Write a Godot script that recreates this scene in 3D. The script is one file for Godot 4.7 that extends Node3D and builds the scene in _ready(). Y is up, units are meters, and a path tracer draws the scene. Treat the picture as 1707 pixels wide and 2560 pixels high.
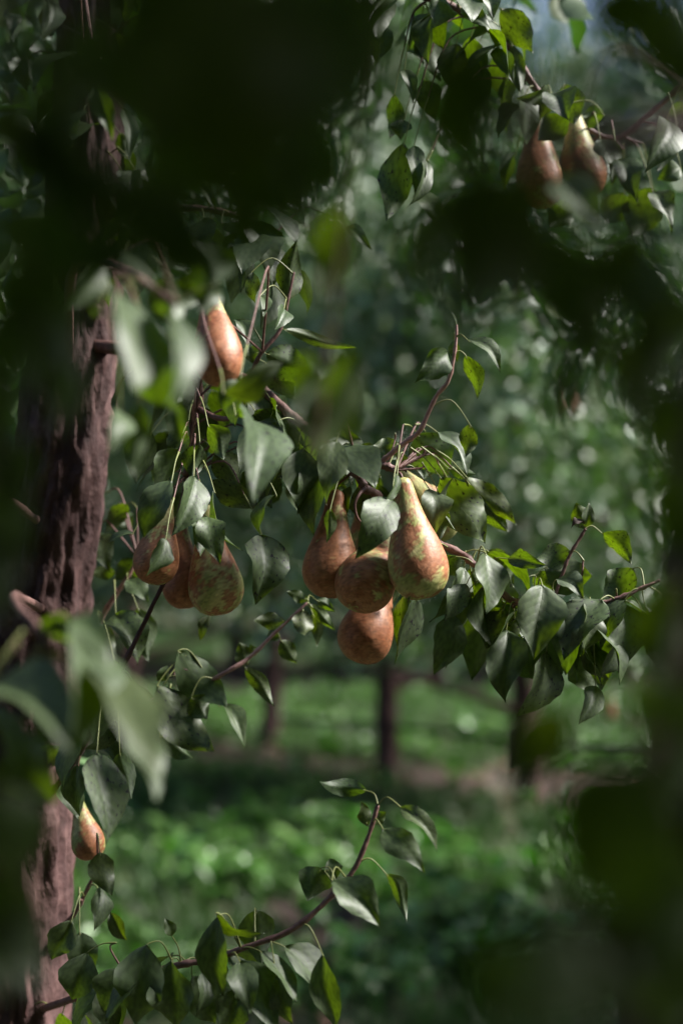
extends Node3D
# A pear orchard seen from inside one row: pears in focus, leaves close to the lens out of focus.

const EYE := Vector3(0, 1.5, 0)
const FPX := 3555.0            # focal length in pixels of the 1707 x 2560 photograph
var rng := RandomNumberGenerator.new()
var taken := {}
var M := {}
var noise := FastNoiseLite.new()
var fine := FastNoiseLite.new()

# ---------------------------------------------------------------- naming
func numbered(called: String) -> String:
	var n: int = taken.get(called, 0)
	taken[called] = n + 1
	return called if n == 0 else "%s_%03d" % [called, n]

func put(o: Node3D, called: String, parent: Node) -> void:
	if parent == self:
		o.name = numbered(called)
	else:
		var key := str(parent.get_instance_id()) + called
		var n: int = taken.get(key, 0)
		taken[key] = n + 1
		o.name = called if n == 0 else "%s_%03d" % [called, n]
	parent.add_child(o, true)

func mesh_node(mesh: Mesh, called: String, parent: Node, at := Vector3.ZERO) -> MeshInstance3D:
	var o := MeshInstance3D.new()
	o.mesh = mesh
	put(o, called, parent)
	o.position = at
	o.cast_shadow = GeometryInstance3D.SHADOW_CASTING_SETTING_ON
	return o

func thing(called: String, at: Vector3, label: String, category: String, group := "") -> Node3D:
	var o := Node3D.new()
	put(o, called, self)
	o.position = at
	tag(o, label, category, group)
	return o

func tag(o: Node, label: String, category: String, group := "", kind := "") -> void:
	o.set_meta("label", label)
	o.set_meta("category", category)
	if group: o.set_meta("group", group)
	if kind: o.set_meta("kind", kind)

# a point of the place: the line of sight of photograph pixel (u, v), d metres in front of the camera
func at(u: float, v: float, d: float) -> Vector3:
	return EYE + Vector3((u - 853.5) / FPX * d, -(v - 1280.0) / FPX * d, -d)

# ---------------------------------------------------------------- meshes
func grid_surface(mesh: ArrayMesh, pts: PackedVector3Array, nu: int, nv: int, uvs: PackedVector2Array, cols: PackedColorArray, mat: Material, wrap_u := false) -> void:
	# pts[v * nu + u]; normal along du x dv
	var nor := PackedVector3Array(); nor.resize(nu * nv)
	for v in nv:
		for u in nu:
			var u0 := u - 1; var u1 := u + 1
			if wrap_u:
				if u0 < 0: u0 = nu - 2
				if u1 > nu - 1: u1 = 1
			else:
				u0 = maxi(u0, 0); u1 = mini(u1, nu - 1)
			var v0 := maxi(v - 1, 0); var v1 := mini(v + 1, nv - 1)
			var du := pts[v * nu + u1] - pts[v * nu + u0]
			var dv := pts[v1 * nu + u] - pts[v0 * nu + u]
			var n := du.cross(dv)
			nor[v * nu + u] = n.normalized() if n.length_squared() > 1e-20 else Vector3.UP
	var idx := PackedInt32Array(); idx.resize((nu - 1) * (nv - 1) * 6)
	var k := 0
	for v in nv - 1:
		for u in nu - 1:
			var a := v * nu + u
			idx[k] = a; idx[k + 1] = a + nu; idx[k + 2] = a + 1
			idx[k + 3] = a + 1; idx[k + 4] = a + nu; idx[k + 5] = a + nu + 1
			k += 6
	var arr := []; arr.resize(Mesh.ARRAY_MAX)
	arr[Mesh.ARRAY_VERTEX] = pts
	arr[Mesh.ARRAY_NORMAL] = nor
	if uvs.size(): arr[Mesh.ARRAY_TEX_UV] = uvs
	if cols.size(): arr[Mesh.ARRAY_COLOR] = cols
	arr[Mesh.ARRAY_INDEX] = idx
	mesh.add_surface_from_arrays(Mesh.PRIMITIVE_TRIANGLES, arr)
	mesh.surface_set_material(mesh.get_surface_count() - 1, mat)

func spline(p: Array, steps: int) -> PackedVector3Array:
	var out := PackedVector3Array()
	for i in p.size() - 1:
		var a: Vector3 = p[maxi(i - 1, 0)]; var b: Vector3 = p[i]
		var c: Vector3 = p[i + 1]; var d: Vector3 = p[mini(i + 2, p.size() - 1)]
		for s in steps:
			out.append(b.cubic_interpolate(c, a, d, float(s) / steps))
	out.append(p[p.size() - 1])
	return out

# tube along a path; rad gives a radius per path point; rough displaces the bark
func tube(mesh: ArrayMesh, path: PackedVector3Array, rad: PackedFloat32Array, sides: int, mat: Material, rough := 0.0, grain := 60.0, stretch := 0.25, off := Vector3.ZERO) -> void:
	var n := path.size(); var nu := sides + 1
	var pts := PackedVector3Array(); pts.resize(nu * (n + 2))
	var uvs := PackedVector2Array(); uvs.resize(nu * (n + 2))
	var t0 := (path[1] - path[0]).normalized()
	var side := t0.cross(Vector3.FORWARD if absf(t0.z) < 0.9 else Vector3.RIGHT).normalized()
	var run := 0.0
	for i in n + 2:
		var k := clampi(i - 1, 0, n - 1)
		var tan := (path[mini(k + 1, n - 1)] - path[maxi(k - 1, 0)]).normalized()
		side = (side - tan * side.dot(tan)).normalized()
		var up := tan.cross(side)
		if k > 0 and i <= n: run += path[k].distance_to(path[k - 1])
		for u in nu:
			var ang := TAU * float(u % sides) / sides
			var dir := side * cos(ang) + up * sin(ang)
			var r := rad[k]
			if i == 0 or i == n + 1: r = 0.0002
			elif rough > 0.0:
				var q := Vector3(cos(ang) * rad[k] * grain, run * grain * stretch, sin(ang) * rad[k] * grain) * 10.0
				r += rough * (noise.get_noise_3dv(q) + 0.5 * noise.get_noise_3dv(q * 2.3 + Vector3(40, 0, 9)))
			pts[i * nu + u] = path[k] + dir * r - off
			uvs[i * nu + u] = Vector2(float(u) / sides, run)
	# u runs round, v runs along: du x dv points outward when (side, up, tan) is right handed
	grid_surface(mesh, pts, nu, n + 2, uvs, PackedColorArray(), mat, true)

func taper(n: int, rs: Array) -> PackedFloat32Array:
	var out := PackedFloat32Array(); out.resize(n)
	for i in n:
		var f := float(i) / maxf(n - 1, 1) * (rs.size() - 1)
		var k := mini(int(f), rs.size() - 2)
		out[i] = lerpf(rs[k], rs[k + 1], f - k)
	return out

func leaf_width(t: float) -> float:
	if t < 0.4: return pow(sin(PI * 0.5 * t / 0.4), 0.78)
	var u := (t - 0.4) / 0.6
	return pow(maxf(0.0, 1.0 - pow(u, 1.75)), 1.12) * (1.0 - 0.10 * u) + 0.02 * (1.0 - u)

# one leaf blade from base to tip; face = which way the upper side looks before rolling
func blade(mesh: ArrayMesh, base: Vector3, tip: Vector3, width: float, face: Vector3, curl: float, fold: float, wave: float, sd: float, mat: Material, tint: Color, nt := 15, ns := 9, twist := 0.0) -> void:
	var ax := tip - base
	var L := ax.length(); ax /= L
	var side0 := ax.cross(face).normalized()
	var nor0 := side0.cross(ax).normalized()
	var pts := PackedVector3Array(); pts.resize(nt * ns)
	var uvs := PackedVector2Array(); uvs.resize(nt * ns)
	var cols := PackedColorArray(); cols.resize(nt * ns)
	for i in nt:
		var t := float(i) / (nt - 1)
		var bow := 4.0 * t * (1.0 - t) * curl * L
		var sway := sin(t * PI * 1.3 + sd) * 0.035 * L * t * (1.0 - t) * 4.0
		var tw := twist * (t - 0.4)
		var side := side0 * cos(tw) + nor0 * sin(tw)
		var nor := nor0 * cos(tw) - side0 * sin(tw)
		var mid := ax * (t * L) + nor0 * bow + side0 * sway
		var hw := leaf_width(t) * width * 0.5
		for j in ns:
			var s := float(j) / (ns - 1) * 2.0 - 1.0
			var e := absf(s)
			var lift := fold * hw * (e - 0.35 * e * e)
			var rip := wave * width * e * e * sin(t * 9.5 + sd * 3.0 + (1.7 if s > 0.0 else 0.0)) * (0.35 + 0.65 * sin(PI * t))
			var puck := 0.010 * width * sin((t * 8.0 - e * 2.4) * TAU) * e * (1.0 - e) * 3.0
			var notch := 1.0 + 0.035 * sin(t * 31.0 + sd * 5.0 + s) * e
			pts[i * ns + j] = mid + side * (s * hw * notch * (1.0 - 0.10 * fold * fold * e)) + nor * (lift + rip + puck)
			uvs[i * ns + j] = Vector2(0.5 + 0.5 * s * maxf(leaf_width(t), 0.05), t)
			cols[i * ns + j] = tint
	grid_surface(mesh, pts, ns, nt, uvs, cols, mat)

# ---------------------------------------------------------------- materials
func lin(r: float, g: float, b: float) -> Color:
	return Color(r, g, b).linear_to_srgb()

func leaf_images() -> Dictionary:
	var n := 256
	var sets := {}
	var bump := Image.create(n, n, false, Image.FORMAT_RGBA8)
	var base := Image.create(n, n, true, Image.FORMAT_RGB8)
	var spot := Image.create(n, n, true, Image.FORMAT_RGB8)
	for y in n:
		var t := float(y) / n
		for x in n:
			var s := (float(x) / n - 0.5) * 2.0
			var e := absf(s)
			var q := t * 9.0 - e * 2.6 + (0.5 if s > 0.0 else 0.0) + 0.12 * fine.get_noise_2d(x * 0.9, y * 0.9)
			var f := q - floorf(q)
			var v := minf(f, 1.0 - f)
			var vein := clampf(1.0 - v / 0.06, 0.0, 1.0) * clampf(1.15 - e, 0.0, 1.0)
			var rib := clampf(1.0 - e / (0.030 * (1.2 - t)), 0.0, 1.0)
			var net := absf(fine.get_noise_2d(x * 3.1, y * 3.1))
			var mott := 0.93 + 0.16 * fine.get_noise_2d(x * 0.35 + 300.0, y * 0.35) + 0.05 * net
			var line := maxf(rib, vein * 0.42)
			var c := Color(0.98, 1.0, 0.95) * mott
			c = c.lerp(Color(1.0, 1.0, 0.86), line * 0.75)
			base.set_pixel(x, y, c)
			var sp := fine.get_noise_2d(x * 0.62 + 777.0, y * 0.62 + 90.0) + 0.35 * fine.get_noise_2d(x * 0.16, y * 0.16 + 500.0)
			var k := clampf((sp - 0.72) / 0.07, 0.0, 1.0)
			spot.set_pixel(x, y, c.lerp(Color(0.20, 0.13, 0.08), k * 0.9))
			var h := 0.5 + 0.20 * (v * 2.0) * (1.0 - 0.5 * e) + 0.03 * net - 0.25 * rib - 0.12 * vein
			bump.set_pixel(x, y, Color(h, h, h, 1.0))
	bump.bump_map_to_normal_map(5.0)
	base.generate_mipmaps(); spot.generate_mipmaps()
	sets["base"] = ImageTexture.create_from_image(base)
	sets["spot"] = ImageTexture.create_from_image(spot)
	sets["normal"] = ImageTexture.create_from_image(bump)
	return sets

func seamless(freq: float, octaves: int, sd: int, size := 256) -> Image:
	var f := FastNoiseLite.new()
	f.seed = sd; f.noise_type = FastNoiseLite.TYPE_SIMPLEX_SMOOTH; f.frequency = freq
	f.fractal_type = FastNoiseLite.FRACTAL_FBM; f.fractal_octaves = octaves
	return f.get_seamless_image(size, size)

func ramp_image(src: Image, cols: Array) -> ImageTexture:
	var w := src.get_width()
	var im := Image.create(w, w, true, Image.FORMAT_RGB8)
	for y in w:
		for x in w:
			var f := src.get_pixel(x, y).r * (cols.size() - 1)
			var k := mini(int(f), cols.size() - 2)
			im.set_pixel(x, y, (cols[k] as Color).lerp(cols[k + 1], f - k))
	im.generate_mipmaps()
	return ImageTexture.create_from_image(im)

func normal_of(src: Image, strength: float) -> ImageTexture:
	var im: Image = src.duplicate()
	im.convert(Image.FORMAT_RGBA8)
	im.bump_map_to_normal_map(strength)
	return ImageTexture.create_from_image(im)

func std(col: Color, rough: float) -> StandardMaterial3D:
	var m := StandardMaterial3D.new()
	m.albedo_color = col
	m.roughness = rough
	m.cull_mode = BaseMaterial3D.CULL_DISABLED
	return m

func leaf_material(im: Dictionary, tex: String, col: Color, back: Color, rough: float) -> StandardMaterial3D:
	var m := std(col, rough)
	m.albedo_texture = im[tex]
	m.vertex_color_use_as_albedo = true
	m.normal_enabled = true; m.normal_texture = im["normal"]; m.normal_scale = 0.35
	m.backlight_enabled = true; m.backlight = back
	m.metallic_specular = 1.0
	return m

func make_materials() -> void:
	var im := leaf_images()
	M.leaf0 = leaf_material(im, "base", lin(0.092, 0.138, 0.056), Color(0.95, 1.0, 0.14), 0.54)
	M.leaf1 = leaf_material(im, "base", lin(0.092, 0.138, 0.056), Color(0.95, 1.0, 0.14), 0.54)
	M.leaf2 = leaf_material(im, "spot", lin(0.108, 0.156, 0.050), Color(0.95, 1.0, 0.14), 0.54)
	M.leaf3 = leaf_material(im, "spot", lin(0.092, 0.138, 0.056), Color(0.95, 1.0, 0.14), 0.54)
	M.dead = std(lin(0.045, 0.03, 0.025), 0.9)
	M.petiole = std(lin(0.17, 0.19, 0.06), 0.5)
	var bark := seamless(0.02, 5, 11)
	var twig := std(Color.WHITE, 0.6)
	twig.albedo_texture = ramp_image(bark, [lin(0.07, 0.035, 0.030), lin(0.15, 0.075, 0.065), lin(0.26, 0.15, 0.13)])
	twig.uv1_triplanar = true; twig.uv1_world_triplanar = true; twig.uv1_scale = Vector3(18, 18, 18)
	twig.normal_enabled = true; twig.normal_texture = normal_of(bark, 6.0); twig.normal_scale = 0.6
	M.twig = twig
	var shoot: StandardMaterial3D = twig.duplicate()
	shoot.albedo_texture = ramp_image(bark, [lin(0.22, 0.10, 0.09), lin(0.36, 0.20, 0.18), lin(0.48, 0.32, 0.28)])
	shoot.roughness = 0.5
	M.shoot = shoot
	var wood: StandardMaterial3D = twig.duplicate()
	var coarse := seamless(0.012, 6, 23)
	wood.albedo_texture = ramp_image(coarse, [lin(0.022, 0.010, 0.009), lin(0.045, 0.018, 0.017), lin(0.085, 0.040, 0.037), lin(0.19, 0.115, 0.105)])
	wood.normal_texture = normal_of(coarse, 10.0); wood.normal_scale = 1.0
	wood.uv1_scale = Vector3(9.0, 4.0, 9.0); wood.roughness = 0.85
	M.bark = wood
	var pear := std(Color.WHITE, 0.5)
	pear.vertex_color_use_as_albedo = true
	pear.metallic_specular = 0.45
	var pn := seamless(0.05, 3, 5)
	pear.uv1_triplanar = true; pear.uv1_scale = Vector3(14, 14, 14)
	pear.normal_enabled = true; pear.normal_texture = normal_of(pn, 4.0); pear.normal_scale = 0.22
	M.pear = pear
	M.calyx = std(lin(0.035, 0.022, 0.016), 0.9)
	M.stalk = std(lin(0.12, 0.055, 0.045), 0.6)
	M.stalk_green = std(lin(0.25, 0.22, 0.10), 0.55)
	# ground
	var g1 := seamless(0.018, 6, 31, 512)
	var soil := std(Color.WHITE, 0.95)
	soil.albedo_texture = ramp_image(g1, [lin(0.035, 0.024, 0.020), lin(0.085, 0.058, 0.052), lin(0.16, 0.115, 0.105)])
	soil.uv1_triplanar = true; soil.uv1_world_triplanar = true; soil.uv1_scale = Vector3(0.9, 0.9, 0.9)
	soil.normal_enabled = true; soil.normal_texture = normal_of(g1, 14.0)
	soil.vertex_color_use_as_albedo = true
	M.soil = soil
	for a in [["grass", lin(0.045, 0.118, 0.014), Color(0.55, 0.7, 0.15), 0.55], ["weed", lin(0.095, 0.195, 0.036), Color(0.6, 0.8, 0.2), 0.42], ["crown", lin(0.11, 0.172, 0.075), Color(0.5, 0.65, 0.18), 0.40], ["straw", lin(0.42, 0.40, 0.30), Color(0.4, 0.4, 0.3), 0.6], ["litter", lin(0.11, 0.058, 0.036), Color(0.2, 0.1, 0.05), 0.8]]:
		var m := std(a[1], a[3])
		m.backlight_enabled = true; m.backlight = a[2]
		m.vertex_color_use_as_albedo = true
		m.metallic_specular = 0.7
		M[a[0]] = m
	M.hose = std(lin(0.02, 0.02, 0.022), 0.5)

# ---------------------------------------------------------------- pears
func pear_radius(t: float) -> float:
	var k := [[0.0, 0.12], [0.015, 0.24], [0.05, 0.315], [0.12, 0.37], [0.22, 0.445], [0.32, 0.545], [0.42, 0.675], [0.52, 0.82], [0.62, 0.94], [0.71, 1.0], [0.80, 0.985], [0.88, 0.87], [0.94, 0.68], [0.975, 0.46], [0.99, 0.28], [0.982, 0.13], [0.970, 0.03]]
	var f := t * (k.size() - 1)
	var i := mini(int(f), k.size() - 2)
	var a: float = k[maxi(i - 1, 0)][1]; var d: float = k[mini(i + 2, k.size() - 1)][1]
	return cubic_interpolate(k[i][1], k[i + 1][1], a, d, f - i)

func pear_height(t: float) -> float:
	var k := [0.0, 0.015, 0.05, 0.12, 0.22, 0.32, 0.42, 0.52, 0.62, 0.71, 0.80, 0.88, 0.94, 0.975, 0.99, 0.982, 0.970]
	var f := t * (k.size() - 1)
	var i := mini(int(f), k.size() - 2)
	return lerpf(k[i], k[i + 1], f - i)

# shoulder: where the stalk enters, foot: the calyx end; hold: where the stalk leaves the wood
func pear(shoulder: Vector3, foot: Vector3, width: float, hold: Array, green: float, sd: float, bend: float, label: String, group: String, stalk_mat := "stalk") -> Node3D:
	var root := thing("pear", shoulder, label, "pear", group)
	var ax := foot - shoulder
	var L := ax.length(); ax /= L
	var side := ax.cross(Vector3(0, 0, 1)).normalized()
	var fwd := side.cross(ax).normalized()
	var nu := 57; var nv := 86
	var pts := PackedVector3Array(); pts.resize(nu * nv)
	var cols := PackedColorArray(); cols.resize(nu * nv)
	var russet := Vector3(0.36, 0.155, 0.078); var brown := Vector3(0.25, 0.088, 0.038)
	var olive := Vector3(0.29, 0.34, 0.105); var cream := Vector3(0.50, 0.46, 0.21)
	for v in nv:
		var t := float(v) / (nv - 1)
		var h := pear_height(t)
		var r := pear_radius(t) * width * 0.5
		var off := side * (bend * L * pow(1.0 - h, 2.2))
		for u in nu:
			var ang := TAU * float(u % (nu - 1)) / (nu - 1)
			var dir := side * cos(ang) + fwd * sin(ang)
			var lump := 1.0 + 0.035 * noise.get_noise_3d(cos(ang) * 55.0 + sd * 150.0, h * 110.0, sin(ang) * 55.0) * 2.0 + 0.02 * sin(ang * 2.0 + sd)
			var p := ax * (h * L) + dir * (r * lump) + off
			pts[v * nu + u] = p
			var q := p * 1000.0 + Vector3(sd * 43.0, sd * 77.0, 0)
			var big := noise.get_noise_3dv(q * 3.0)
			var mid := noise.get_noise_3dv(q * 9.0 + Vector3(99, 3, 7))
			var tiny := fine.get_noise_3dv(q * 3.4)
			# green skin shows through where the russet is thin: mostly on neck and belly, in patches
			var g := noise.get_noise_3dv(q * 1.1 + Vector3(0, sd * 90.0, 40)) * 0.9 + big * 0.8 + mid * 0.55 + tiny * 0.22 + green - 0.20 + (0.34 if h < 0.3 else 0.34 * (1.0 - smoothstep(0.3, 0.55, h)))
			g = smoothstep(-0.02, 0.34, g)
			var c := russet.lerp(brown, clampf(0.5 + mid * 1.2 + big, 0.0, 1.0))
			c = c.lerp(olive.lerp(cream, clampf(0.45 + 1.4 * noise.get_noise_3dv(q * 4.0 + Vector3(5, 200, 9)), 0.0, 1.0)), g * 0.85)
			c *= 1.0 + 0.22 * tiny
			if fine.get_noise_3dv(q * 6.5 + Vector3(31, 7, 3)) > 0.42: c = c * 0.7
			elif fine.get_noise_3dv(q * 8.0 + Vector3(3, 70, 3)) > 0.5: c = c * 1.25
			cols[v * nu + u] = Color(c.x, c.y, c.z)
	var m := ArrayMesh.new()
	grid_surface(m, pts, nu, nv, PackedVector2Array(), cols, M.pear, true)
	mesh_node(m, "fruit", root)
	# calyx: five short dry sepals round the eye
	var cm := ArrayMesh.new()
	for k in 5:
		var a := TAU * k / 5.0 + sd
		var out := side * cos(a) + fwd * sin(a)
		var b := ax * (L * 0.972) + out * 0.0022
		blade(cm, b, b + out * 0.0045 + ax * 0.0065, 0.0045, -ax + out, 0.15, 0.3, 0.0, sd, M.calyx, Color.WHITE, 5, 3)
	mesh_node(cm, "calyx", root)
	var neck := side * (bend * L)
	var way := []
	for w in hold: way.append(w)
	way.append(shoulder + neck - ax * 0.004)
	way.append(shoulder + neck + ax * 0.006)
	var path := spline(way, 8)
	var sm := ArrayMesh.new()
	var rs := [0.0026, 0.0017, 0.0015, 0.0017, 0.0026]
	tube(sm, path, taper(path.size(), rs), 8, M[stalk_mat], 0.0003, 40.0, 0.3, shoulder)
	mesh_node(sm, "stalk", root)
	return root

# ---------------------------------------------------------------- branches and their leaves
# way: [[u, v, d], ...]; rs: radii along it in millimetres
func branch(tree: Node3D, way: Array, rs: Array, mat: String, called := "branch", knobs := 0.12) -> Dictionary:
	var p := []
	for w in way: p.append(at(w[0], w[1], w[2]))
	return branch3(tree, p, rs, mat, called, knobs)

func branch3(tree: Node3D, p: Array, rs: Array, mat: String, called := "branch", knobs := 0.12) -> Dictionary:
	var path := spline(p, 7)
	var rad := taper(path.size(), rs)
	for i in path.size():
		rad[i] = rad[i] * 0.001 * (1.0 + knobs * (1.0 if i % 5 == 2 else 0.0) + knobs * 0.8 * noise.get_noise_1d(i * 37.0 + p.size() * 11.0))
	var m := ArrayMesh.new()
	tube(m, path, rad, 9, M[mat], rad[0] * 0.16, 2500.0, 0.25, path[0])
	var o := mesh_node(m, called, tree, path[0] - tree.position)
	return {"node": o, "path": path, "rad": rad}

func nearest(path: PackedVector3Array, p: Vector3) -> Vector3:
	var best := path[0]; var bd := 1e9
	for i in path.size():
		var d := path[i].distance_squared_to(p) + (0.0002 if path[i].y < p.y else 0.0)
		if d < bd: bd = d; best = path[i]
	return best

# a: [base u, base v, tip u, tip v, width px, depth, tip nearer by (m), roll, curl, tone]
func leaf(br: Dictionary, a: Array, green_stalk := true) -> void:
	var d: float = a[5]
	var base := at(a[0], a[1], d)
	var tip := at(a[2], a[3], d - a[6])
	var w: float = a[4] / FPX * d * rng.randf_range(0.95, 1.2)
	var ax := (tip - base).normalized()
	var view := (EYE - base).normalized()
	var face := (view - ax * view.dot(ax)).normalized().rotated(ax, deg_to_rad(a[7] - (27.0 if absf(a[7]) < 45.0 and a[6] > 0.0 else 0.0)))
	var sd := rng.randf() * 6.0
	var tone: int = a[9]
	if tone == 1 and rng.randf() < 0.5: tone = 3
	var k := rng.randf_range(0.82, 1.2)
	var tint := Color(k * rng.randf_range(0.88, 1.14), k, k * rng.randf_range(0.8, 1.2))
	var fold := rng.randf_range(0.1, 0.85)
	var m := ArrayMesh.new()
	blade(m, Vector3.ZERO, tip - base, w, face, a[8] + rng.randf_range(-0.03, 0.12), fold, rng.randf_range(0.05, 0.15), sd, M["leaf%d" % tone], tint, 17, 9, rng.randf_range(-1.1, 1.1))
	if green_stalk:
		var hold := nearest(br.path, base)
		var far := hold.distance_to(base)
		var mid := (hold + base) * 0.5 + Vector3(0, 0.22 * far, 0) - ax * far * 0.12
		if far > 0.055:   # a side twig carries the leaf, its stalk is the last few centimetres
			var knee := base.lerp(mid, 0.035 / far * 2.0) + Vector3(0, 0.006, 0)
			var wood := spline([hold, mid, knee], 5)
			tube(m, wood, taper(wood.size(), [0.0015, 0.0011, 0.0008]), 6, M.twig, 0.0, 1.0, 1.0, base)
			hold = knee; mid = (knee + base) * 0.5 + Vector3(0, 0.004, 0)
		var path := spline([hold, mid, base, base + ax * 0.004], 5)
		tube(m, path, taper(path.size(), [0.0013, 0.0007, 0.0006, 0.0006]), 5, M.petiole, 0.0, 1.0, 1.0, base)
	var o := mesh_node(m, "leaf", br.node)
	o.position = base - br.path[0]

func leaves(br: Dictionary, list: Array) -> void:
	for a in list: leaf(br, a)

func leaves_within(br: Dictionary, most: float, list: Array) -> void:
	for a in list:
		if a[5] < 0.8: a[5] = minf(a[5], most)
		leaf(br, a)

# random leaves along a branch, drooping
func scatter(br: Dictionary, count: int, from_: float, to_: float, size: float, tone: int) -> void:
	for k in count:
		var f := lerpf(from_, to_, (k + rng.randf()) / count)
		var p: Vector3 = br.path[int(f * (br.path.size() - 1))]
		var dir := Vector3(rng.randf_range(-1, 1), rng.randf_range(-1.0, 0.35), rng.randf_range(-1, 1)).normalized()
		var base := p + dir * rng.randf_range(0.018, 0.035)
		var L := size * rng.randf_range(0.75, 1.2)
		var to := (dir * 0.7 + Vector3(0, -0.8, 0)).normalized()
		var tip := base + to * L
		var m := ArrayMesh.new()
		var t := tone if rng.randf() < 0.7 else (1 if tone == 0 else 3)
		var face := (Vector3(0, 1, 0) + dir * 0.4 + Vector3(rng.randf_range(-0.6, 0.6), 0, rng.randf_range(-0.6, 0.6)))
		face = face - to * face.dot(to)
		var kk := rng.randf_range(0.8, 1.2)
		blade(m, Vector3.ZERO, tip - base, L * rng.randf_range(0.52, 0.64), face.normalized(), rng.randf_range(0.02, 0.2), rng.randf_range(0.1, 0.5), 0.06, rng.randf() * 6.0, M["leaf%d" % t], Color(kk, kk, kk), 11, 7, rng.randf_range(-0.6, 0.6))
		var path := spline([p, (p + base) * 0.5 + Vector3(0, 0.004, 0), base, base + to * 0.004], 4)
		tube(m, path, taper(path.size(), [0.0011, 0.0007, 0.0006]), 5, M.petiole, 0.0, 1.0, 1.0, base)
		var o := mesh_node(m, "leaf", br.node)
		o.position = base - br.path[0]

# ---------------------------------------------------------------- crowns of trees further off
func far_leaf(len_: float, mat: Material) -> ArrayMesh:
	var m := ArrayMesh.new()
	blade(m, Vector3.ZERO, Vector3(0, -len_, 0), len_ * 0.58, Vector3(0, 0, 1), 0.12, 0.35, 0.05, 1.0, mat, Color.WHITE, 5, 3, 0.3)
	return m

# where a near crown has leaves: 1 behind and above its branches, 2 overhead
func kept(mode: int, w: Vector3) -> bool:
	var d := -w.z
	if mode == 3: return w.y > 0.0
	if mode == 2: return w.y > 1.62 + 0.40 * maxf(d, 0.0) and d < 0.70
	if d < 1.72: return false
	var u := 853.5 + w.x / d * FPX
	var v := 1280.0 - (w.y - 1.5) / d * FPX
	return v < 40.0 or u < 150.0 + 520.0 * clampf((900.0 - v) / 700.0, 0.0, 1.0)

func crown_multimesh(centres: Array, per: int, spread: Vector3, mesh: Mesh, mode := 0, base := Vector3.ZERO, lo := 0.7, hi := 1.35) -> MultiMesh:
	var xs: Array[Transform3D] = []
	var cs: Array[Color] = []
	for c in centres:
		var k := rng.randf_range(0.75, 1.25)
		for i in per:
			var p: Vector3 = c + Vector3(rng.randfn(0, spread.x), rng.randfn(0, spread.y), rng.randfn(0, spread.z))
			if mode > 0 and not kept(mode, p + base): continue
			var b := Basis.from_euler(Vector3(rng.randfn(0, 0.7), rng.randf() * TAU, rng.randfn(0, 0.7)))
			xs.append(Transform3D(b.scaled(Vector3.ONE * rng.randf_range(0.75, 1.25)), p))
			var q := k * rng.randf_range(lo, hi)
			cs.append(Color(q * rng.randf_range(0.85, 1.2), q, q * rng.randf_range(0.8, 1.25)))
	var mm := MultiMesh.new()
	mm.transform_format = MultiMesh.TRANSFORM_3D
	mm.use_colors = true
	mm.mesh = mesh
	mm.instance_count = xs.size()
	for i in xs.size():
		mm.set_instance_transform(i, xs[i])
		mm.set_instance_color(i, cs[i])
	return mm

func multi(mm: MultiMesh, called: String, parent: Node) -> MultiMeshInstance3D:
	var o := MultiMeshInstance3D.new()
	o.multimesh = mm
	put(o, called, parent)
	return o

# an orchard tree: trunk with a fork, limbs, a crown of leaf clumps
func orchard_tree(height: float, radius: float, low: float, girth: float, clumps: int, per: int, lean: float, leaf_mesh: Mesh, mat: String) -> Node3D:
	var root := Node3D.new()
	var top := height * 0.9
	var way := [Vector3(0, -0.06, 0), Vector3(0.01, 0.12, 0), Vector3(lean * 0.2, low, 0.02), Vector3(lean, top * 0.55, 0), Vector3(lean * 0.8, top, 0.05)]
	var path := spline(way, 8)
	var rad := taper(path.size(), [girth * 1.5, girth * 1.08, girth, girth * 0.62, girth * 0.18])
	var m := ArrayMesh.new()
	tube(m, path, rad, 14, M[mat], girth * 0.14, 600.0, 0.15)
	mesh_node(m, "trunk", root)
	var centres := []
	var limbs := 9
	for k in limbs:
		var f := lerpf(0.42, 0.95, float(k) / (limbs - 1))
		var p: Vector3 = path[int(f * (path.size() - 1))]
		var a := k * 2.4 + rng.randf() * 0.8
		var r := radius * (1.15 - 0.65 * f) * rng.randf_range(0.8, 1.15)
		var out := Vector3(cos(a), 0, sin(a))
		var e := p + out * r + Vector3(0, radius * rng.randf_range(0.15, 0.5), 0)
		var lp := spline([p, p + out * r * 0.45 + Vector3(0, radius * 0.12, 0), e], 6)
		var lm := ArrayMesh.new()
		tube(lm, lp, taper(lp.size(), [girth * 0.42, girth * 0.3, girth * 0.1]), 8, M[mat], girth * 0.04, 900.0, 0.3)
		mesh_node(lm, "limb", root)
		for c in int(float(clumps) / limbs):
			var s := rng.randf_range(0.35, 1.05)
			centres.append(p.lerp(e, s) + Vector3(rng.randfn(0, 0.22), rng.randfn(-0.05, 0.18), rng.randfn(0, 0.22)) * radius)
	for c in int(clumps * 0.35):
		var y := rng.randf_range(low + 0.15, height)
		var rr := radius * sqrt(rng.randf()) * clampf(1.25 - y / height, 0.25, 1.0)
		var a := rng.randf() * TAU
		centres.append(Vector3(cos(a) * rr, y, sin(a) * rr))
	var mm := crown_multimesh(centres, per, Vector3.ONE * 0.13 * radius, leaf_mesh, 3, Vector3(0, -low, 0))
	multi(mm, "crown", root).set_meta("kind", "stuff")
	return root

func place(proto: Node3D, called: String, p: Vector3, turn: float, scale_: float, label: String, group: String, category := "tree") -> Node3D:
	var o: Node3D = proto.duplicate()
	put(o, called, self)
	o.position = p; o.rotation.y = turn; o.scale = Vector3.ONE * scale_
	tag(o, label, category, group)
	return o

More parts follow.
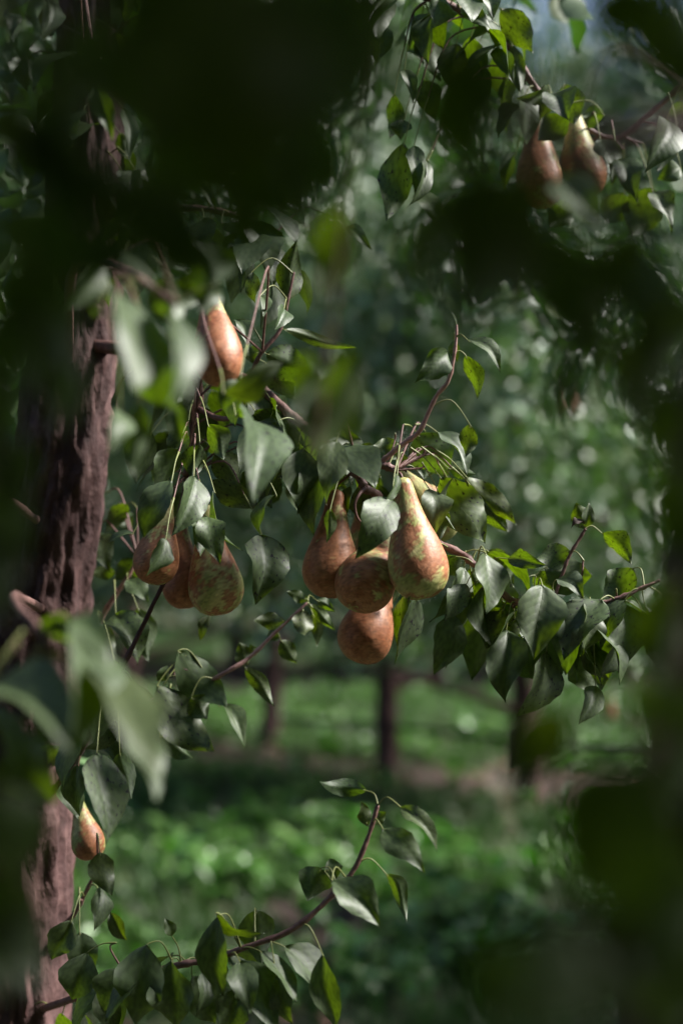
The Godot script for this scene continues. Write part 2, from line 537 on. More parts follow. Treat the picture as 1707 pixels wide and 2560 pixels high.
# ---------------------------------------------------------------- ground
func ground_y(x: float, z: float) -> float:
	return 0.05 * noise.get_noise_2d(x * 6.0, z * 6.0) + 0.012 * noise.get_noise_2d(x * 60.0, z * 60.0)

func soil_here(x: float, z: float) -> float:
	# bare strips under the rows of trees; > 0 is bare
	var row := absf(z + 8.0 - (x - 0.2) * 0.62 + 0.25 * noise.get_noise_2d(x * 40.0, z * 40.0))
	var row2 := absf(z + 12.6 - x * 0.1 + 0.5 * noise.get_noise_2d(x * 30.0 + 90.0, z * 30.0))
	var patch := noise.get_noise_2d(x * 55.0 + 400.0, z * 55.0) - 0.48
	return maxf(maxf(0.24 - row * 0.6, 1.0 - row2), patch * 1.2)

func make_ground() -> void:
	rng.seed = 1101
	var nr := 90; var na := 97
	var pts := PackedVector3Array(); pts.resize(nr * na)
	var cols := PackedColorArray(); cols.resize(nr * na)
	for r in nr:
		var rad := 0.05 + 110.0 * pow(float(r) / (nr - 1), 2.6)
		for a in na:
			var an := TAU * float(a % (na - 1)) / (na - 1)
			var x := cos(an) * rad; var z := sin(an) * rad - 6.0
			pts[r * na + a] = Vector3(x, ground_y(x, z), z)
			var bare := clampf(soil_here(x, z) * 3.0 + 0.5, 0.0, 1.0)
			var g := Color(0.5, 0.85, 0.35).lerp(Color(0.62, 0.50, 0.47), bare)
			cols[r * na + a] = g
	var m := ArrayMesh.new()
	grid_surface(m, pts, na, nr, PackedVector2Array(), cols, M.soil, true)
	var o := mesh_node(m, "ground", self)
	tag(o, "orchard floor of brown soil under grass and weeds", "ground", "", "structure")
	# grass tufts
	var tm := ArrayMesh.new()
	for k in 13:
		var a := rng.randf() * TAU
		var b := Vector3(cos(a), 0, sin(a)) * rng.randf_range(0.0, 0.05)
		var h := rng.randf_range(0.06, 0.15)
		var lean := Vector3(rng.randfn(0, 0.5), 1.0, rng.randfn(0, 0.5)).normalized() * h
		blade(tm, b, b + lean, 0.007, Vector3(cos(a * 3.0), 0.3, sin(a * 3.0)), -0.12, 0.2, 0.0, k, M.grass, Color.WHITE, 5, 3)
	var tuft := ArrayMesh.new()
	var st := SurfaceTool.new()
	for s in tm.get_surface_count(): st.append_from(tm, s, Transform3D())
	st.commit(tuft)
	tuft.surface_set_material(0, M.grass)
	var xs: Array[Transform3D] = []
	var tints: Array[Color] = []
	var n := 0
	while n < 15000:
		n += 1
		var z := -lerpf(2.6, 17.0, pow(rng.randf(), 0.75))
		var x := rng.randf_range(-1.0, 1.0) * (0.33 * -z + 0.7)
		if soil_here(x, z) > rng.randf_range(-0.06, 0.10): continue
		var s := rng.randf_range(0.6, 1.3)
		xs.append(Transform3D(Basis(Vector3.UP, rng.randf() * TAU).scaled(Vector3(s, s * rng.randf_range(0.7, 1.2), s)), Vector3(x, ground_y(x, z) - 0.005, z)))
		var q := rng.randf_range(0.6, 1.3)
		tints.append(Color(q * rng.randf_range(0.85, 1.25), q, q * 0.9))
	var mm := MultiMesh.new()
	mm.transform_format = MultiMesh.TRANSFORM_3D; mm.use_colors = true; mm.mesh = tuft; mm.instance_count = xs.size()
	for i in xs.size():
		mm.set_instance_transform(i, xs[i]); mm.set_instance_color(i, tints[i])
	tag(multi(mm, "grass", self), "short green grass covering the orchard floor", "grass", "", "stuff")
	# low broad-leaved ground cover
	var cover := ArrayMesh.new()
	blade(cover, Vector3.ZERO, Vector3(0, 0.012, 0.05), 0.038, Vector3.UP, 0.12, 0.25, 0.05, 2.0, M.weed, Color.WHITE, 5, 5)
	xs.clear(); tints.clear()
	n = 0
	while n < 9000:
		n += 1
		var z := -rng.randf_range(2.6, 12.0)
		var x := rng.randf_range(-1.0, 1.0) * (0.33 * -z + 0.6)
		if noise.get_noise_2d(x * 70.0 + 50.0, z * 70.0) < 0.02 or soil_here(x, z) > 0.02: continue
		for k in 5:
			var b := Basis.from_euler(Vector3(rng.randfn(-0.25, 0.3), TAU * k / 5.0 + rng.randf(), rng.randfn(0, 0.2)))
			var s := rng.randf_range(0.5, 1.2)
			xs.append(Transform3D(b.scaled(Vector3.ONE * s), Vector3(x, ground_y(x, z) + rng.randf_range(0.03, 0.10), z)))
			var q := rng.randf_range(0.7, 1.25)
			tints.append(Color(q, q * rng.randf_range(0.95, 1.1), q))
	mm = MultiMesh.new()
	mm.transform_format = MultiMesh.TRANSFORM_3D; mm.use_colors = true; mm.mesh = cover; mm.instance_count = xs.size()
	for i in xs.size():
		mm.set_instance_transform(i, xs[i]); mm.set_instance_color(i, tints[i])
	tag(multi(mm, "ground_cover", self), "low small-leaved green ground cover growing through the grass", "ground cover", "", "stuff")
	# fallen leaves on the bare strips
	var fl := ArrayMesh.new()
	blade(fl, Vector3.ZERO, Vector3(0, 0.006, 0.06), 0.036, Vector3.UP, 0.15, 0.5, 0.1, 1.0, M.litter, Color.WHITE, 5, 3)
	xs.clear(); tints.clear()
	n = 0
	while n < 5000:
		n += 1
		var z := -rng.randf_range(3.0, 14.0)
		var x := rng.randf_range(-1.0, 1.0) * (0.33 * -z + 0.6)
		if soil_here(x, z) < -0.02 and rng.randf() > 0.08: continue
		var s := rng.randf_range(0.6, 1.2)
		xs.append(Transform3D(Basis.from_euler(Vector3(rng.randfn(0, 0.4), rng.randf() * TAU, rng.randfn(0, 0.4))).scaled(Vector3.ONE * s), Vector3(x, ground_y(x, z) + 0.012, z)))
		var q := rng.randf_range(0.5, 1.5)
		tints.append(Color(q * rng.randf_range(0.8, 1.4), q, q))
	mm = MultiMesh.new()
	mm.transform_format = MultiMesh.TRANSFORM_3D; mm.use_colors = true; mm.mesh = fl; mm.instance_count = xs.size()
	for i in xs.size():
		mm.set_instance_transform(i, xs[i]); mm.set_instance_color(i, tints[i])
	tag(multi(mm, "fallen_leaves", self), "brown fallen leaves lying on the bare soil strips", "leaf litter", "", "stuff")

func make_weeds() -> void:
	rng.seed = 1105
	var shapes := []
	for k in 4:
		var m := ArrayMesh.new()
		var L := [0.10, 0.13, 0.16, 0.09][k] as float
		blade(m, Vector3.ZERO, Vector3(0, 0.01, L), L * [0.55, 0.5, 0.36, 0.7][k], Vector3.UP, 0.20, 0.35, 0.06, k * 1.7, M.weed, [Color(0.95, 1, 0.9), Color(1.15, 1.1, 1.0), Color(0.8, 0.95, 0.85), Color(1.05, 1.15, 1.1)][k], 9, 5)
		shapes.append(m)
	var spots := [[800, 2090, 3], [900, 2110, 3], [1010, 2080, 2], [1120, 2140, 3], [1180, 2190, 3], [1060, 2200, 4], [960, 2240, 3], [870, 2200, 2], [740, 2150, 3], [650, 2060, 3], [560, 2100, 2], [480, 2020, 3], [620, 2180, 2], [1240, 2230, 3], [1130, 2290, 3], [1000, 2340, 3], [1200, 2380, 2], [1330, 2180, 2], [700, 2010, 2], [400, 2090, 2], [430, 2180, 3], [530, 2200, 2], [1080, 1880, 2], [1180, 1850, 2], [1250, 1830, 2], [820, 1870, 2], [600, 1960, 2], [1420, 2380, 3], [1500, 2450, 3], [1560, 2520, 3], [1010, 1850, 2], [1130, 1940, 2], [760, 2280, 2], [860, 2400, 3], [640, 2440, 2], [1450, 2080, 2], [300, 2300, 2], [1560, 2330, 2]]
	for s in spots:
		var dep: float = 1.42 * FPX / (s[1] - 1280.0)
		var p := at(s[0], s[1], dep)
		p.y = ground_y(p.x, p.z)
		var o := thing("weed_plant", p, "broad-leaved green weed growing up through the orchard grass", "weed", "broad-leaved weeds in the orchard grass")
		var st := ArrayMesh.new()
		var h: float = 0.05 * s[2]
		var path := spline([Vector3(0, -0.02, 0), Vector3(0.005, h * 0.5, 0), Vector3(rng.randfn(0, 0.02), h, rng.randfn(0, 0.02))], 3)
		tube(st, path, taper(path.size(), [0.003, 0.002]), 5, M.petiole)
		mesh_node(st, "stem", o)
		var c := 5 + 2 * int(s[2])
		for k in c:
			var l := mesh_node(shapes[rng.randi() % 4], "leaf", o)
			var f := (k + 1.0) / c
			l.position = path[int(f * (path.size() - 1))]
			l.rotation = Vector3(rng.randfn(-0.25, 0.3), k * 2.4 + rng.randf() * 0.5, 0)
			l.scale = Vector3.ONE * rng.randf_range(0.8, 1.6)

# ---------------------------------------------------------------- the scene
func _ready() -> void:
	rng.seed = 20240917
	noise.seed = 7; noise.noise_type = FastNoiseLite.TYPE_SIMPLEX_SMOOTH; noise.frequency = 0.01; noise.fractal_octaves = 3; noise.fractal_type = FastNoiseLite.FRACTAL_FBM
	fine.seed = 19; fine.noise_type = FastNoiseLite.TYPE_SIMPLEX_SMOOTH; fine.frequency = 0.08; fine.fractal_type = FastNoiseLite.FRACTAL_NONE
	# camera: 50 mm lens on a full frame held upright, nearly wide open
	var cam := Camera3D.new()
	cam.name = "camera"
	cam.projection = Camera3D.PROJECTION_FRUSTUM
	cam.near = 0.05; cam.far = 400.0
	cam.size = 0.05 * 2560.0 / FPX
	var lens := CameraAttributesPhysical.new()
	lens.frustum_focal_length = 50.0
	lens.frustum_focus_distance = 1.55
	lens.exposure_aperture = 2.0
	cam.attributes = lens
	add_child(cam)
	cam.position = EYE
	cam.projection = Camera3D.PROJECTION_FRUSTUM
	cam.size = 0.05 * 2560.0 / FPX
	cam.near = 0.05; cam.far = 400.0
	cam.current = true
	# sky and light: bright overcast, stronger from the open side above the alley
	var we := WorldEnvironment.new()
	we.name = "world_environment"
	var env := Environment.new()
	env.background_mode = Environment.BG_SKY
	var sm := ProceduralSkyMaterial.new()
	sm.sky_top_color = Color(0.66, 0.79, 1.0)
	sm.sky_horizon_color = Color(0.84, 0.89, 1.0)
	sm.ground_horizon_color = Color(0.35, 0.36, 0.33)
	sm.ground_bottom_color = Color(0.12, 0.13, 0.10)
	sm.sun_angle_max = 1.0
	var sky := Sky.new(); sky.sky_material = sm
	env.sky = sky
	env.background_energy_multiplier = 0.06
	env.tonemap_mode = Environment.TONE_MAPPER_LINEAR
	env.tonemap_exposure = 9.0
	env.sdfgi_enabled = true; env.ssao_enabled = true; env.ssil_enabled = true
	we.environment = env
	add_child(we)
	var sun := DirectionalLight3D.new()
	sun.name = "sun"
	sun.light_energy = 0.5
	sun.light_angular_distance = 16.0
	sun.light_color = Color(1.0, 0.985, 0.96)
	sun.shadow_enabled = true
	add_child(sun)
	sun.look_at_from_position(Vector3.ZERO, -Vector3(0.80, 0.76, -0.06))
	make_materials()
	make_ground()
	make_background()
	make_tree_a()
	make_tree_b()
	make_pears()
	make_weeds()

func make_background() -> void:
	rng.seed = 1102
	var lm := far_leaf(0.085, M.crown)
	var big := far_leaf(0.06, M.crown)
	var p0 := orchard_tree(3.6, 1.05, 0.85, 0.062, 108, 42, 0.06, lm, "bark")
	var p1 := orchard_tree(3.9, 1.15, 0.95, 0.055, 108, 42, -0.08, lm, "bark")
	var p2 := orchard_tree(3.3, 1.0, 0.75, 0.07, 108, 42, 0.1, lm, "bark")
	var tall := orchard_tree(3.6, 1.1, 0.5, 0.06, 180, 60, 0.0, big, "bark")
	var row := "pear trees in the row beyond the grass"
	place(p0, "pear_tree", Vector3(0.235, 0, -7.75), 0.4, 1.0, "pear tree with straight dark trunk forking low, base on bare soil", row)
	place(p1, "pear_tree", Vector3(-0.44, 0, -8.9), 2.1, 1.0, "slim pear tree with pale brown trunk behind bright grass strip", row)
	place(p2, "pear_tree", Vector3(0.96, 0, -7.25), 4.0, 1.0, "dark-trunked pear tree with the thin black hose at its stem", row)
	var filler := "pear tree of the far row, its stem hidden behind other leaves"
	for a in [[-1.45, -9.6, 0.2, 2], [-2.5, -10.4, 3.0, 0]]:
		place([p0, p1, p2][a[3]], "pear_tree", Vector3(a[0], 0, a[1]), a[2], 1.05, filler, row)
	var back := "pear trees of the rows further back"
	for k in 7:
		place([p1, p2, p0][k % 3], "pear_tree", Vector3(-3.6 + k * 1.25 + rng.randfn(0, 0.15), 0, -13.4 + rng.randfn(0, 0.3)), k * 1.9, 1.1, "pear tree in the second row back, behind the brown soil strip", back)
	for k in 7:
		place([p0, p1, p2][k % 3], "pear_tree", Vector3(-5.0 + k * 1.6 + rng.randfn(0, 0.2), 0, -18.0 + rng.randfn(0, 0.4)), k * 2.3 + 1.0, 1.25, "pear tree in the third row back, mostly hidden by nearer rows", back)
	for k in 13:
		place(tall, "tall_tree", Vector3([-9.4, -7.6, -6.0, -4.6, -3.1, -1.6, -0.2, 1.0, 2.2, 4.2, 6.8, 8.4, 10.0][k], 0, -26.0 + rng.randfn(0, 1.2)), k * 1.3, [3.6, 3.4, 3.8, 3.5, 3.7, 3.6, 3.4, 3.6, 3.3, 2.6, 3.3, 3.5, 3.6][k], "tall dark windbreak tree closing the end of the orchard", "windbreak trees behind the orchard")
	for a in [[1.4, 0.5, 0.7, 0], [0.6, 1.4, 2.7, 1], [1.6, 1.6, 2.0, 1], [-1.25, 1.3, 4.0, 2], [-0.35, 1.4, 5.1, 0], [0.15, 2.3, 1.1, 2], [-1.2, 0.75, 3.6, 1], [-1.9, 0.2, 1.9, 0], [-2.0, 2.4, 0.3, 1], [0.7, 2.9, 3.3, 2], [-0.7, 3.2, 2.2, 1], [2.3, 2.8, 0.2, 0], [2.3, -3.5, 1.1, 0], [2.9, -4.9, 2.1, 2]]:  # unseen trees added to block light from the camera side and near ground
		place([p0, p1, p2][a[3]], "pear_tree", Vector3(a[0], 0, a[1]), a[2], 1.0, "added pear tree out of view, put in to shade the near leaves and ground", "pear trees of the near row")
	place(p1, "pear_tree", Vector3(-1.95, 0, -3.1), 0.9, 1.0, "leafy pear tree right behind the reddish trunk, in the near row", "pear trees of the near row")
	for p in [p0, p1, p2, tall]: p.free()
	# irrigation hose strung along the row
	var hm := ArrayMesh.new()
	var hw := []
	for a in [[700, 1795, 8.3], [1039, 1823, 7.6], [1270, 1848, 7.25], [1480, 1876, 7.0], [1707, 1889, 6.77], [2300, 1950, 6.2]]: hw.append(at(a[0], a[1], a[2]))
	var hp := spline(hw, 8)
	tube(hm, hp, taper(hp.size(), [0.016, 0.016]), 8, M.hose)
	tag(mesh_node(hm, "irrigation_hose", self), "thin black irrigation hose strung between the far trunks", "hose")
	# pale dry tuft at the foot of the dark trunk
	var dm := ArrayMesh.new()
	for k in 40:
		var a := rng.randf() * TAU
		var b := Vector3(cos(a), 0, sin(a)) * rng.randf_range(0.0, 0.07)
		var tipv := b + Vector3(rng.randfn(0, 0.05), rng.randf_range(0.10, 0.24), rng.randfn(0, 0.05))
		blade(dm, b, tipv, 0.007, Vector3(cos(a * 3.0), 0.2, sin(a * 3.0)), 0.1, 0.2, 0.0, k, M.straw, Color.WHITE, 5, 3)
	var one := ArrayMesh.new(); var st := SurfaceTool.new()
	for s in dm.get_surface_count(): st.append_from(dm, s, Transform3D())
	st.commit(one); one.surface_set_material(0, M.straw)
	var dp := at(1252, 2015, 7.0); dp.y = ground_y(dp.x, dp.z)
	tag(mesh_node(one, "dry_grass_tuft", self, dp), "pale dry grass tuft beside the dark far trunk", "grass tuft")

func trunk(tree: Node3D, pts: Array, rs: Array, mat: String, rough: float) -> Dictionary:
	var path := spline(pts, 14)
	var rad := taper(path.size(), rs)
	var m := ArrayMesh.new()
	tube(m, path, rad, 64, M[mat], rough, 650.0, 0.13, tree.position)
	var o := mesh_node(m, "trunk", tree)
	return {"node": o, "path": path, "rad": rad}

func make_tree_a() -> void:
	rng.seed = 1103
	var base := Vector3(at(40, 1280, 1.76).x, 0, -1.76)
	var t := thing("pear_tree", base, "near pear tree with peeling reddish bark, its branch carrying the pear cluster", "tree", "pear trees of the near row")
	trunk(t, [base + Vector3(0, -0.08, 0), base + Vector3(0.005, 0.4, 0.0), at(45, 2560, 1.76), at(57, 1960, 1.76), at(88, 1600, 1.76), at(120, 1400, 1.76), at(165, 1070, 1.76), at(200, 700, 1.78), at(222, 300, 1.8), at(240, -400, 1.85), at(250, -1600, 1.9)], [0.085, 0.07, 0.062, 0.06, 0.058, 0.056, 0.054, 0.05, 0.042, 0.03, 0.008], "bark", 0.013)
	# the bough that carries the cluster and runs on to the right
	var b1 := branch(t, [[190, 860, 1.76], [360, 880, 1.70], [520, 915, 1.66], [638, 964, 1.63], [721, 1033, 1.61], [810, 1105, 1.59], [890, 1180, 1.58], [912, 1220, 1.58], [935, 1232, 1.59], [990, 1290, 1.615], [1050, 1335, 1.61], [1096, 1359, 1.59], [1154, 1386, 1.58], [1198, 1423, 1.57], [1273, 1498, 1.57], [1317, 1508, 1.565], [1400, 1525, 1.56], [1523, 1503, 1.55], [1600, 1472, 1.55], [1648, 1451, 1.55]], [9, 7, 5.6, 5.2, 4.6, 4.2, 4, 3.4, 3.0, 1.6], "twig", "branch", 0.2)
	leaves(b1, [
		[1213, 1383, 1213, 1536, 92, 1.53, 0.03, -15, 0.10, 0], [1354, 1460, 1333, 1650, 116, 1.52, 0.03, 12, 0.10, 0], [1265, 1574, 1264, 1760, 108, 1.55, 0.02, 28, 0.12, 0],
		[1259, 1520, 1213, 1622, 100, 1.58, 0.0, 190, 0.10, 2], [1365, 1628, 1290, 1792, 112, 1.54, 0.03, -20, 0.20, 1], [1431, 1525, 1414, 1688, 78, 1.53, 0.02, 40, 0.10, 1],
		[1474, 1498, 1452, 1640, 88, 1.54, 0.02, -20, 0.08, 0], [1507, 1508, 1442, 1678, 72, 1.56, 0.02, 58, 0.15, 1], [1561, 1508, 1545, 1683, 108, 1.56, 0.02, 10, 0.10, 1],
		[1611, 1514, 1670, 1667, 66, 1.57, 0.02, -45, 0.12, 1], [1545, 1585, 1500, 1690, 80, 1.59, 0.02, -25, 0.10, 0], [1488, 1715, 1445, 1812, 62, 1.55, 0.03, 15, 0.12, 1],
		[1440, 1640, 1490, 1740, 80, 1.60, 0.0, 160, 0.10, 0], [1159, 1416, 1072, 1555, 84, 1.60, 0.02, -10, 0.10, 1], [1165, 1460, 1110, 1552, 66, 1.57, 0.02, 20, 0.06, 1],
		[1137, 1536, 1083, 1688, 90, 1.58, 0.02, 15, 0.10, 1], [1044, 1492, 985, 1661, 86, 1.60, 0.02, -28, -0.08, 3], [1012, 1487, 995, 1630, 70, 1.63, 0.0, 195, 0.06, 1],
		[1215, 1375, 1258, 1428, 60, 1.58, 0.01, 200, 0.20, 2], [1268, 1397, 1366, 1413, 48, 1.54, 0.03, 20, 0.06, 1], [1425, 1378, 1332, 1398, 62, 1.57, 0.0, 200, 0.10, 3],
		[1360, 1420, 1480, 1440, 88, 1.57, 0.02, 165, 0.15, 0], [1390, 1450, 1458, 1497, 70, 1.55, 0.02, -15, 0.10, 1], [1583, 1420, 1505, 1495, 85, 1.57, 0.0, 190, 0.12, 1],
		[1333, 1438, 1380, 1475, 52, 1.58, 0.0, 200, 0.10, 2], [1240, 1400, 1285, 1470, 45, 1.60, 0.0, 190, 0.1, 2], [1175, 1420, 1200, 1500, 50, 1.61, 0.0, 190, 0.1, 2],
		[1110, 1395, 1165, 1440, 50, 1.61, 0.0, 185, 0.1, 2], [1330, 1515, 1310, 1600, 50, 1.60, 0.0, 150, 0.1, 0], [1290, 1620, 1345, 1700, 70, 1.60, 0.0, 170, 0.12, 0],
		[1310, 1590, 1290, 1650, 60, 1.56, 0.0, 100, 0.1, 0], [1410, 1610, 1385, 1720, 60, 1.58, 0.0, 30, 0.1, 0], [1475, 1600, 1520, 1700, 70, 1.6, 0.0, 20, 0.1, 0],
	])
	scatter(b1, 26, 0.04, 0.30, 0.075, 0)
	scatter(b1, 22, 0.60, 0.97, 0.078, 1)
	scatter(b1, 6, 0.22, 0.34, 0.062, 2)
	# fruiting spur
	var b2 := branch(t, [[900, 1198, 1.58], [888, 1168, 1.577], [886, 1154, 1.574], [905, 1153, 1.572], [930, 1157, 1.57], [960, 1164, 1.57], [990, 1175, 1.57]], [3.0, 3.4, 3.8, 4.6, 4.4, 3.6], "twig", "spur", 0.35)
	leaves(b2, [
		[1100, 1193, 1211, 1359, 108, 1.60, 0.02, 178, 0.06, 2], [1043, 1085, 1120, 1195, 104, 1.63, 0.0, 183, 0.06, 2], [1092, 1080, 1167, 1188, 72, 1.61, 0.03, -30, 0.12, 1],
		[1163, 1190, 1290, 1312, 78, 1.62, 0.0, 172, 0.10, 2], [991, 1107, 930, 1114, 46, 1.60, 0.0, 200, 0.12, 2], [985, 1115, 955, 1152, 46, 1.62, 0.0, 190, 0.10, 2],
		[1008, 1132, 1000, 1168, 30, 1.58, 0.0, 190, 0.05, 2], [993, 1183, 960, 1263, 38, 1.50, 0.02, -30, 0.06, 1], [978, 1245, 887, 1398, 84, 1.49, 0.03, 22, 0.16, 1],
		[1072, 1222, 1088, 1338, 74, 1.585, 0.02, 10, 0.10, 0], [1112, 1270, 1100, 1352, 42, 1.58, 0.0, 170, 0.05, 2], [1130, 1195, 1140, 1328, 46, 1.58, 0.0, 110, 0.08, 1],
		[880, 1148, 855, 1062, 54, 1.60, 0.0, 165, 0.10, 1], [842, 1100, 815, 1262, 68, 1.50, 0.03, 38, 0.08, 1], [826, 1270, 816, 1358, 32, 1.50, 0.0, 195, 0.05, 2],
		[895, 1117, 938, 1145, 42, 1.60, 0.0, 190, 0.1, 2], [950, 1190, 945, 1312, 36, 1.62, 0.0, 50, 0.06, 0], [875, 1215, 868, 1292, 34, 1.60, 0.0, 45, 0.06, 0],
		[1075, 1110, 1060, 1200, 70, 1.66, 0.0, 180, 0.06, 2], [1120, 1170, 1190, 1185, 40, 1.62, 0.0, 180, 0.1, 2], [1140, 1250, 1120, 1330, 55, 1.64, 0.0, 185, 0.06, 2],
		[1200, 1250, 1270, 1330, 60, 1.63, 0.0, 180, 0.10, 2], [790, 1160, 722, 1192, 62, 1.60, 0.0, 185, 0.12, 2], [785, 1170, 738, 1272, 58, 1.60, 0.0, 160, 0.1, 1],
		[870, 1160, 800, 1215, 60, 1.62, 0.0, 185, 0.1, 2], [850, 1200, 845, 1290, 50, 1.63, 0.0, 170, 0.05, 1],
	])
	var b3 := branch(t, [[940, 1163, 1.57], [963, 1146, 1.57], [1010, 1108, 1.565], [1050, 1075, 1.56], [1088, 994, 1.555], [1121, 950, 1.55], [1137, 874, 1.55], [1141, 812, 1.55]], [2.8, 3.0, 2.6, 2.3, 1.9, 1.2], "shoot", "shoot", 0.22)
	leaves(b3, [
		[1120, 880, 1036, 958, 66, 1.55, 0.02, 20, 0.10, 1], [1168, 850, 1250, 931, 58, 1.54, 0.02, -20, 0.10, 1], [1163, 888, 1193, 998, 42, 1.55, 0.0, 205, 0.12, 2],
		[1134, 850, 1142, 905, 26, 1.57, 0.0, 10, 0.05, 1], [1173, 1060, 1163, 1145, 44, 1.57, 0.0, 190, 0.1, 1], [1140, 812, 1128, 780, 8, 1.55, 0.0, 60, 0.05, 1],
	])
	var b5 := branch(t, [[1376, 1522, 1.565], [1400, 1450, 1.57], [1420, 1394, 1.57], [1452, 1340, 1.57], [1463, 1322, 1.57]], [2.2, 2.0, 1.8, 1.8, 1.6], "twig", "branch", 0.3)
	leaves(b5, [[1502, 1332, 1578, 1413, 64, 1.57, 0.0, 212, 0.22, 2], [1462, 1322, 1438, 1256, 50, 1.57, 0.0, 185, 0.1, 2], [1463, 1318, 1470, 1255, 34, 1.57, 0.0, 20, 0.1, 1]])
	var dm := ArrayMesh.new()
	blade(dm, Vector3.ZERO, Vector3(-0.016, -0.004, 0.004), 0.014, Vector3(0, 1, 0.5), 0.3, 1.0, 0.2, 2.0, M.dead, Color.WHITE, 9, 7)
	mesh_node(dm, "withered_leaf", b5.node, at(1461, 1312, 1.565) - b5.path[0])
	# boughs and twigs by the trunk
	var b6 := branch(t, [[440, 892, 1.68], [495, 960, 1.66], [493, 1019, 1.66], [472, 1105, 1.66], [466, 1190, 1.655]], [5.5, 5.0, 4.5, 4.0, 2.5], "twig", "branch", 0.25)
	leaves(b6, [
		[589, 1038, 630, 1268, 150, 1.38, 0.11, -22, 0.06, 1], [637, 1026, 706, 1115, 74, 1.60, 0.0, 190, 0.12, 2], [700, 1130, 762, 1212, 74, 1.62, 0.0, 180, 0.1, 2],
		[530, 1200, 652, 1275, 66, 1.58, 0.0, 180, 0.1, 2], [540, 1130, 600, 1220, 80, 1.62, 0.0, 182, 0.1, 2], [690, 1235, 655, 1345, 48, 1.56, 0.0, 60, 0.1, 1],
		[655, 1338, 640, 1512, 108, 1.56, 0.03, 10, 0.08, 1], [515, 1290, 552, 1412, 66, 1.52, 0.03, 18, 0.1, 1], [485, 1300, 500, 1395, 50, 1.52, 0.03, -20, 0.1, 1], [415, 1345, 365, 1440, 64, 1.50, 0.02, 0, 0.1, 1],
		[485, 1190, 430, 1340, 88, 1.51, 0.04, -10, 0.12, 1], [430, 1200, 360, 1345, 92, 1.50, 0.0, 30, 0.1, 0], [535, 1225, 608, 1378, 46, 1.54, 0.02, 70, 0.12, 1],
		[334, 1332, 270, 1363, 34, 1.55, 0.0, 60, 0.1, 0], [450, 1120, 400, 1240, 80, 1.55, 0.0, 140, 0.1, 0], [470, 1060, 430, 1160, 70, 1.60, 0.0, 30, 0.1, 0], [500, 1110, 480, 1200, 60, 1.56, 0.0, 170, 0.08, 1],
		[520, 1060, 560, 1150, 60, 1.55, 0.0, 200, 0.1, 1], [380, 1080, 340, 1210, 80, 1.62, 0.0, 160, 0.1, 0], [440, 1020, 460, 1090, 60, 1.72, 0.0, 185, 0.1, 2], [470, 990, 440, 1060, 55, 1.75, 0.0, 10, 0.1, 1],
		[610, 1160, 680, 1270, 75, 1.64, 0.0, 182, 0.1, 2], [700, 1190, 640, 1270, 60, 1.64, 0.0, 182, 0.1, 1], [720, 1150, 790, 1240, 60, 1.66, 0.0, 170, 0.1, 2], [525, 1538, 500, 1602, 28, 1.64, 0.0, 20, 0.1, 1],
	])
	scatter(b6, 12, 0.1, 1.0, 0.07, 0)
	var b6b := branch(t, [[493, 1019, 1.66], [545, 1045, 1.64], [596, 1036, 1.62], [620, 960, 1.62], [649, 889, 1.6], [701, 823, 1.6], [722, 740, 1.6], [735, 680, 1.6]], [3.2, 3.0, 2.6, 2.4, 2.0, 1.2], "twig", "shoot", 0.2)
	leaves(b6b, [
		[707, 823, 893, 870, 34, 1.60, 0.0, 178, 0.18, 2], [665, 884, 780, 928, 92, 1.60, 0.0, 180, 0.14, 2], [660, 905, 740, 1000, 70, 1.63, 0.0, 180, 0.1, 2], [650, 880, 608, 890, 40, 1.62, 0.0, 195, 0.15, 2], [710, 772, 686, 826, 46, 1.56, 0.03, 0, 0.05, 1],
		[650, 740, 658, 795, 40, 1.56, 0.03, 0, 0.1, 1], [718, 752, 742, 600, 64, 1.60, 0.0, 180, 0.08, 2], [630, 680, 640, 760, 40, 1.58, 0.0, 20, 0.1, 1], [590, 800, 620, 870, 46, 1.6, 0.03, 0, 0.1, 1], [680, 990, 720, 1040, 45, 1.64, 0.02, 0, 0.1, 1],
		[560, 985, 706, 906, 80, 1.22, 0.0, 25, 0.06, 0], [600, 950, 560, 1030, 60, 1.3, 0.0, 20, 0.1, 0],
	])
	var b7 := branch(t, [[110, 2010, 1.75], [200, 1880, 1.68], [294, 1694, 1.6], [350, 1580, 1.6], [406, 1465, 1.61], [424, 1425, 1.615]], [4.5, 3.6, 3.0, 2.6, 2.4, 1.6], "bark", "branch", 0.15)
	leaves(b7, [[290, 1815, 213, 1873, 58, 1.62, 0.02, 0, 0.1, 1], [262, 1800, 300, 1740, 50, 1.64, 0.0, 20, 0.1, 1], [243, 1880, 265, 2112, 122, 1.46, 0.05, 0, 0.08, 1], [300, 1880, 330, 2000, 60, 1.5, 0.0, 170, 0.1, 0], [195, 1910, 200, 2040, 60, 1.6, 0.0, 30, 0.1, 0], [320, 1700, 290, 1760, 60, 1.6, 0.02, 10, 0.1, 1], [300, 1660, 250, 1760, 70, 1.62, 0, 150, 0.1, 0]])
	scatter(b7, 8, 0.05, 0.5, 0.07, 0)
	var b8 := branch(t, [[120, 1700, 1.78], [170, 1660, 1.78], [218, 1607, 1.78], [262, 1530, 1.77], [316, 1449, 1.76], [345, 1395, 1.76]], [4.6, 4.2, 3.8, 3.2, 2.6, 1.6], "shoot", "shoot", 0.2)
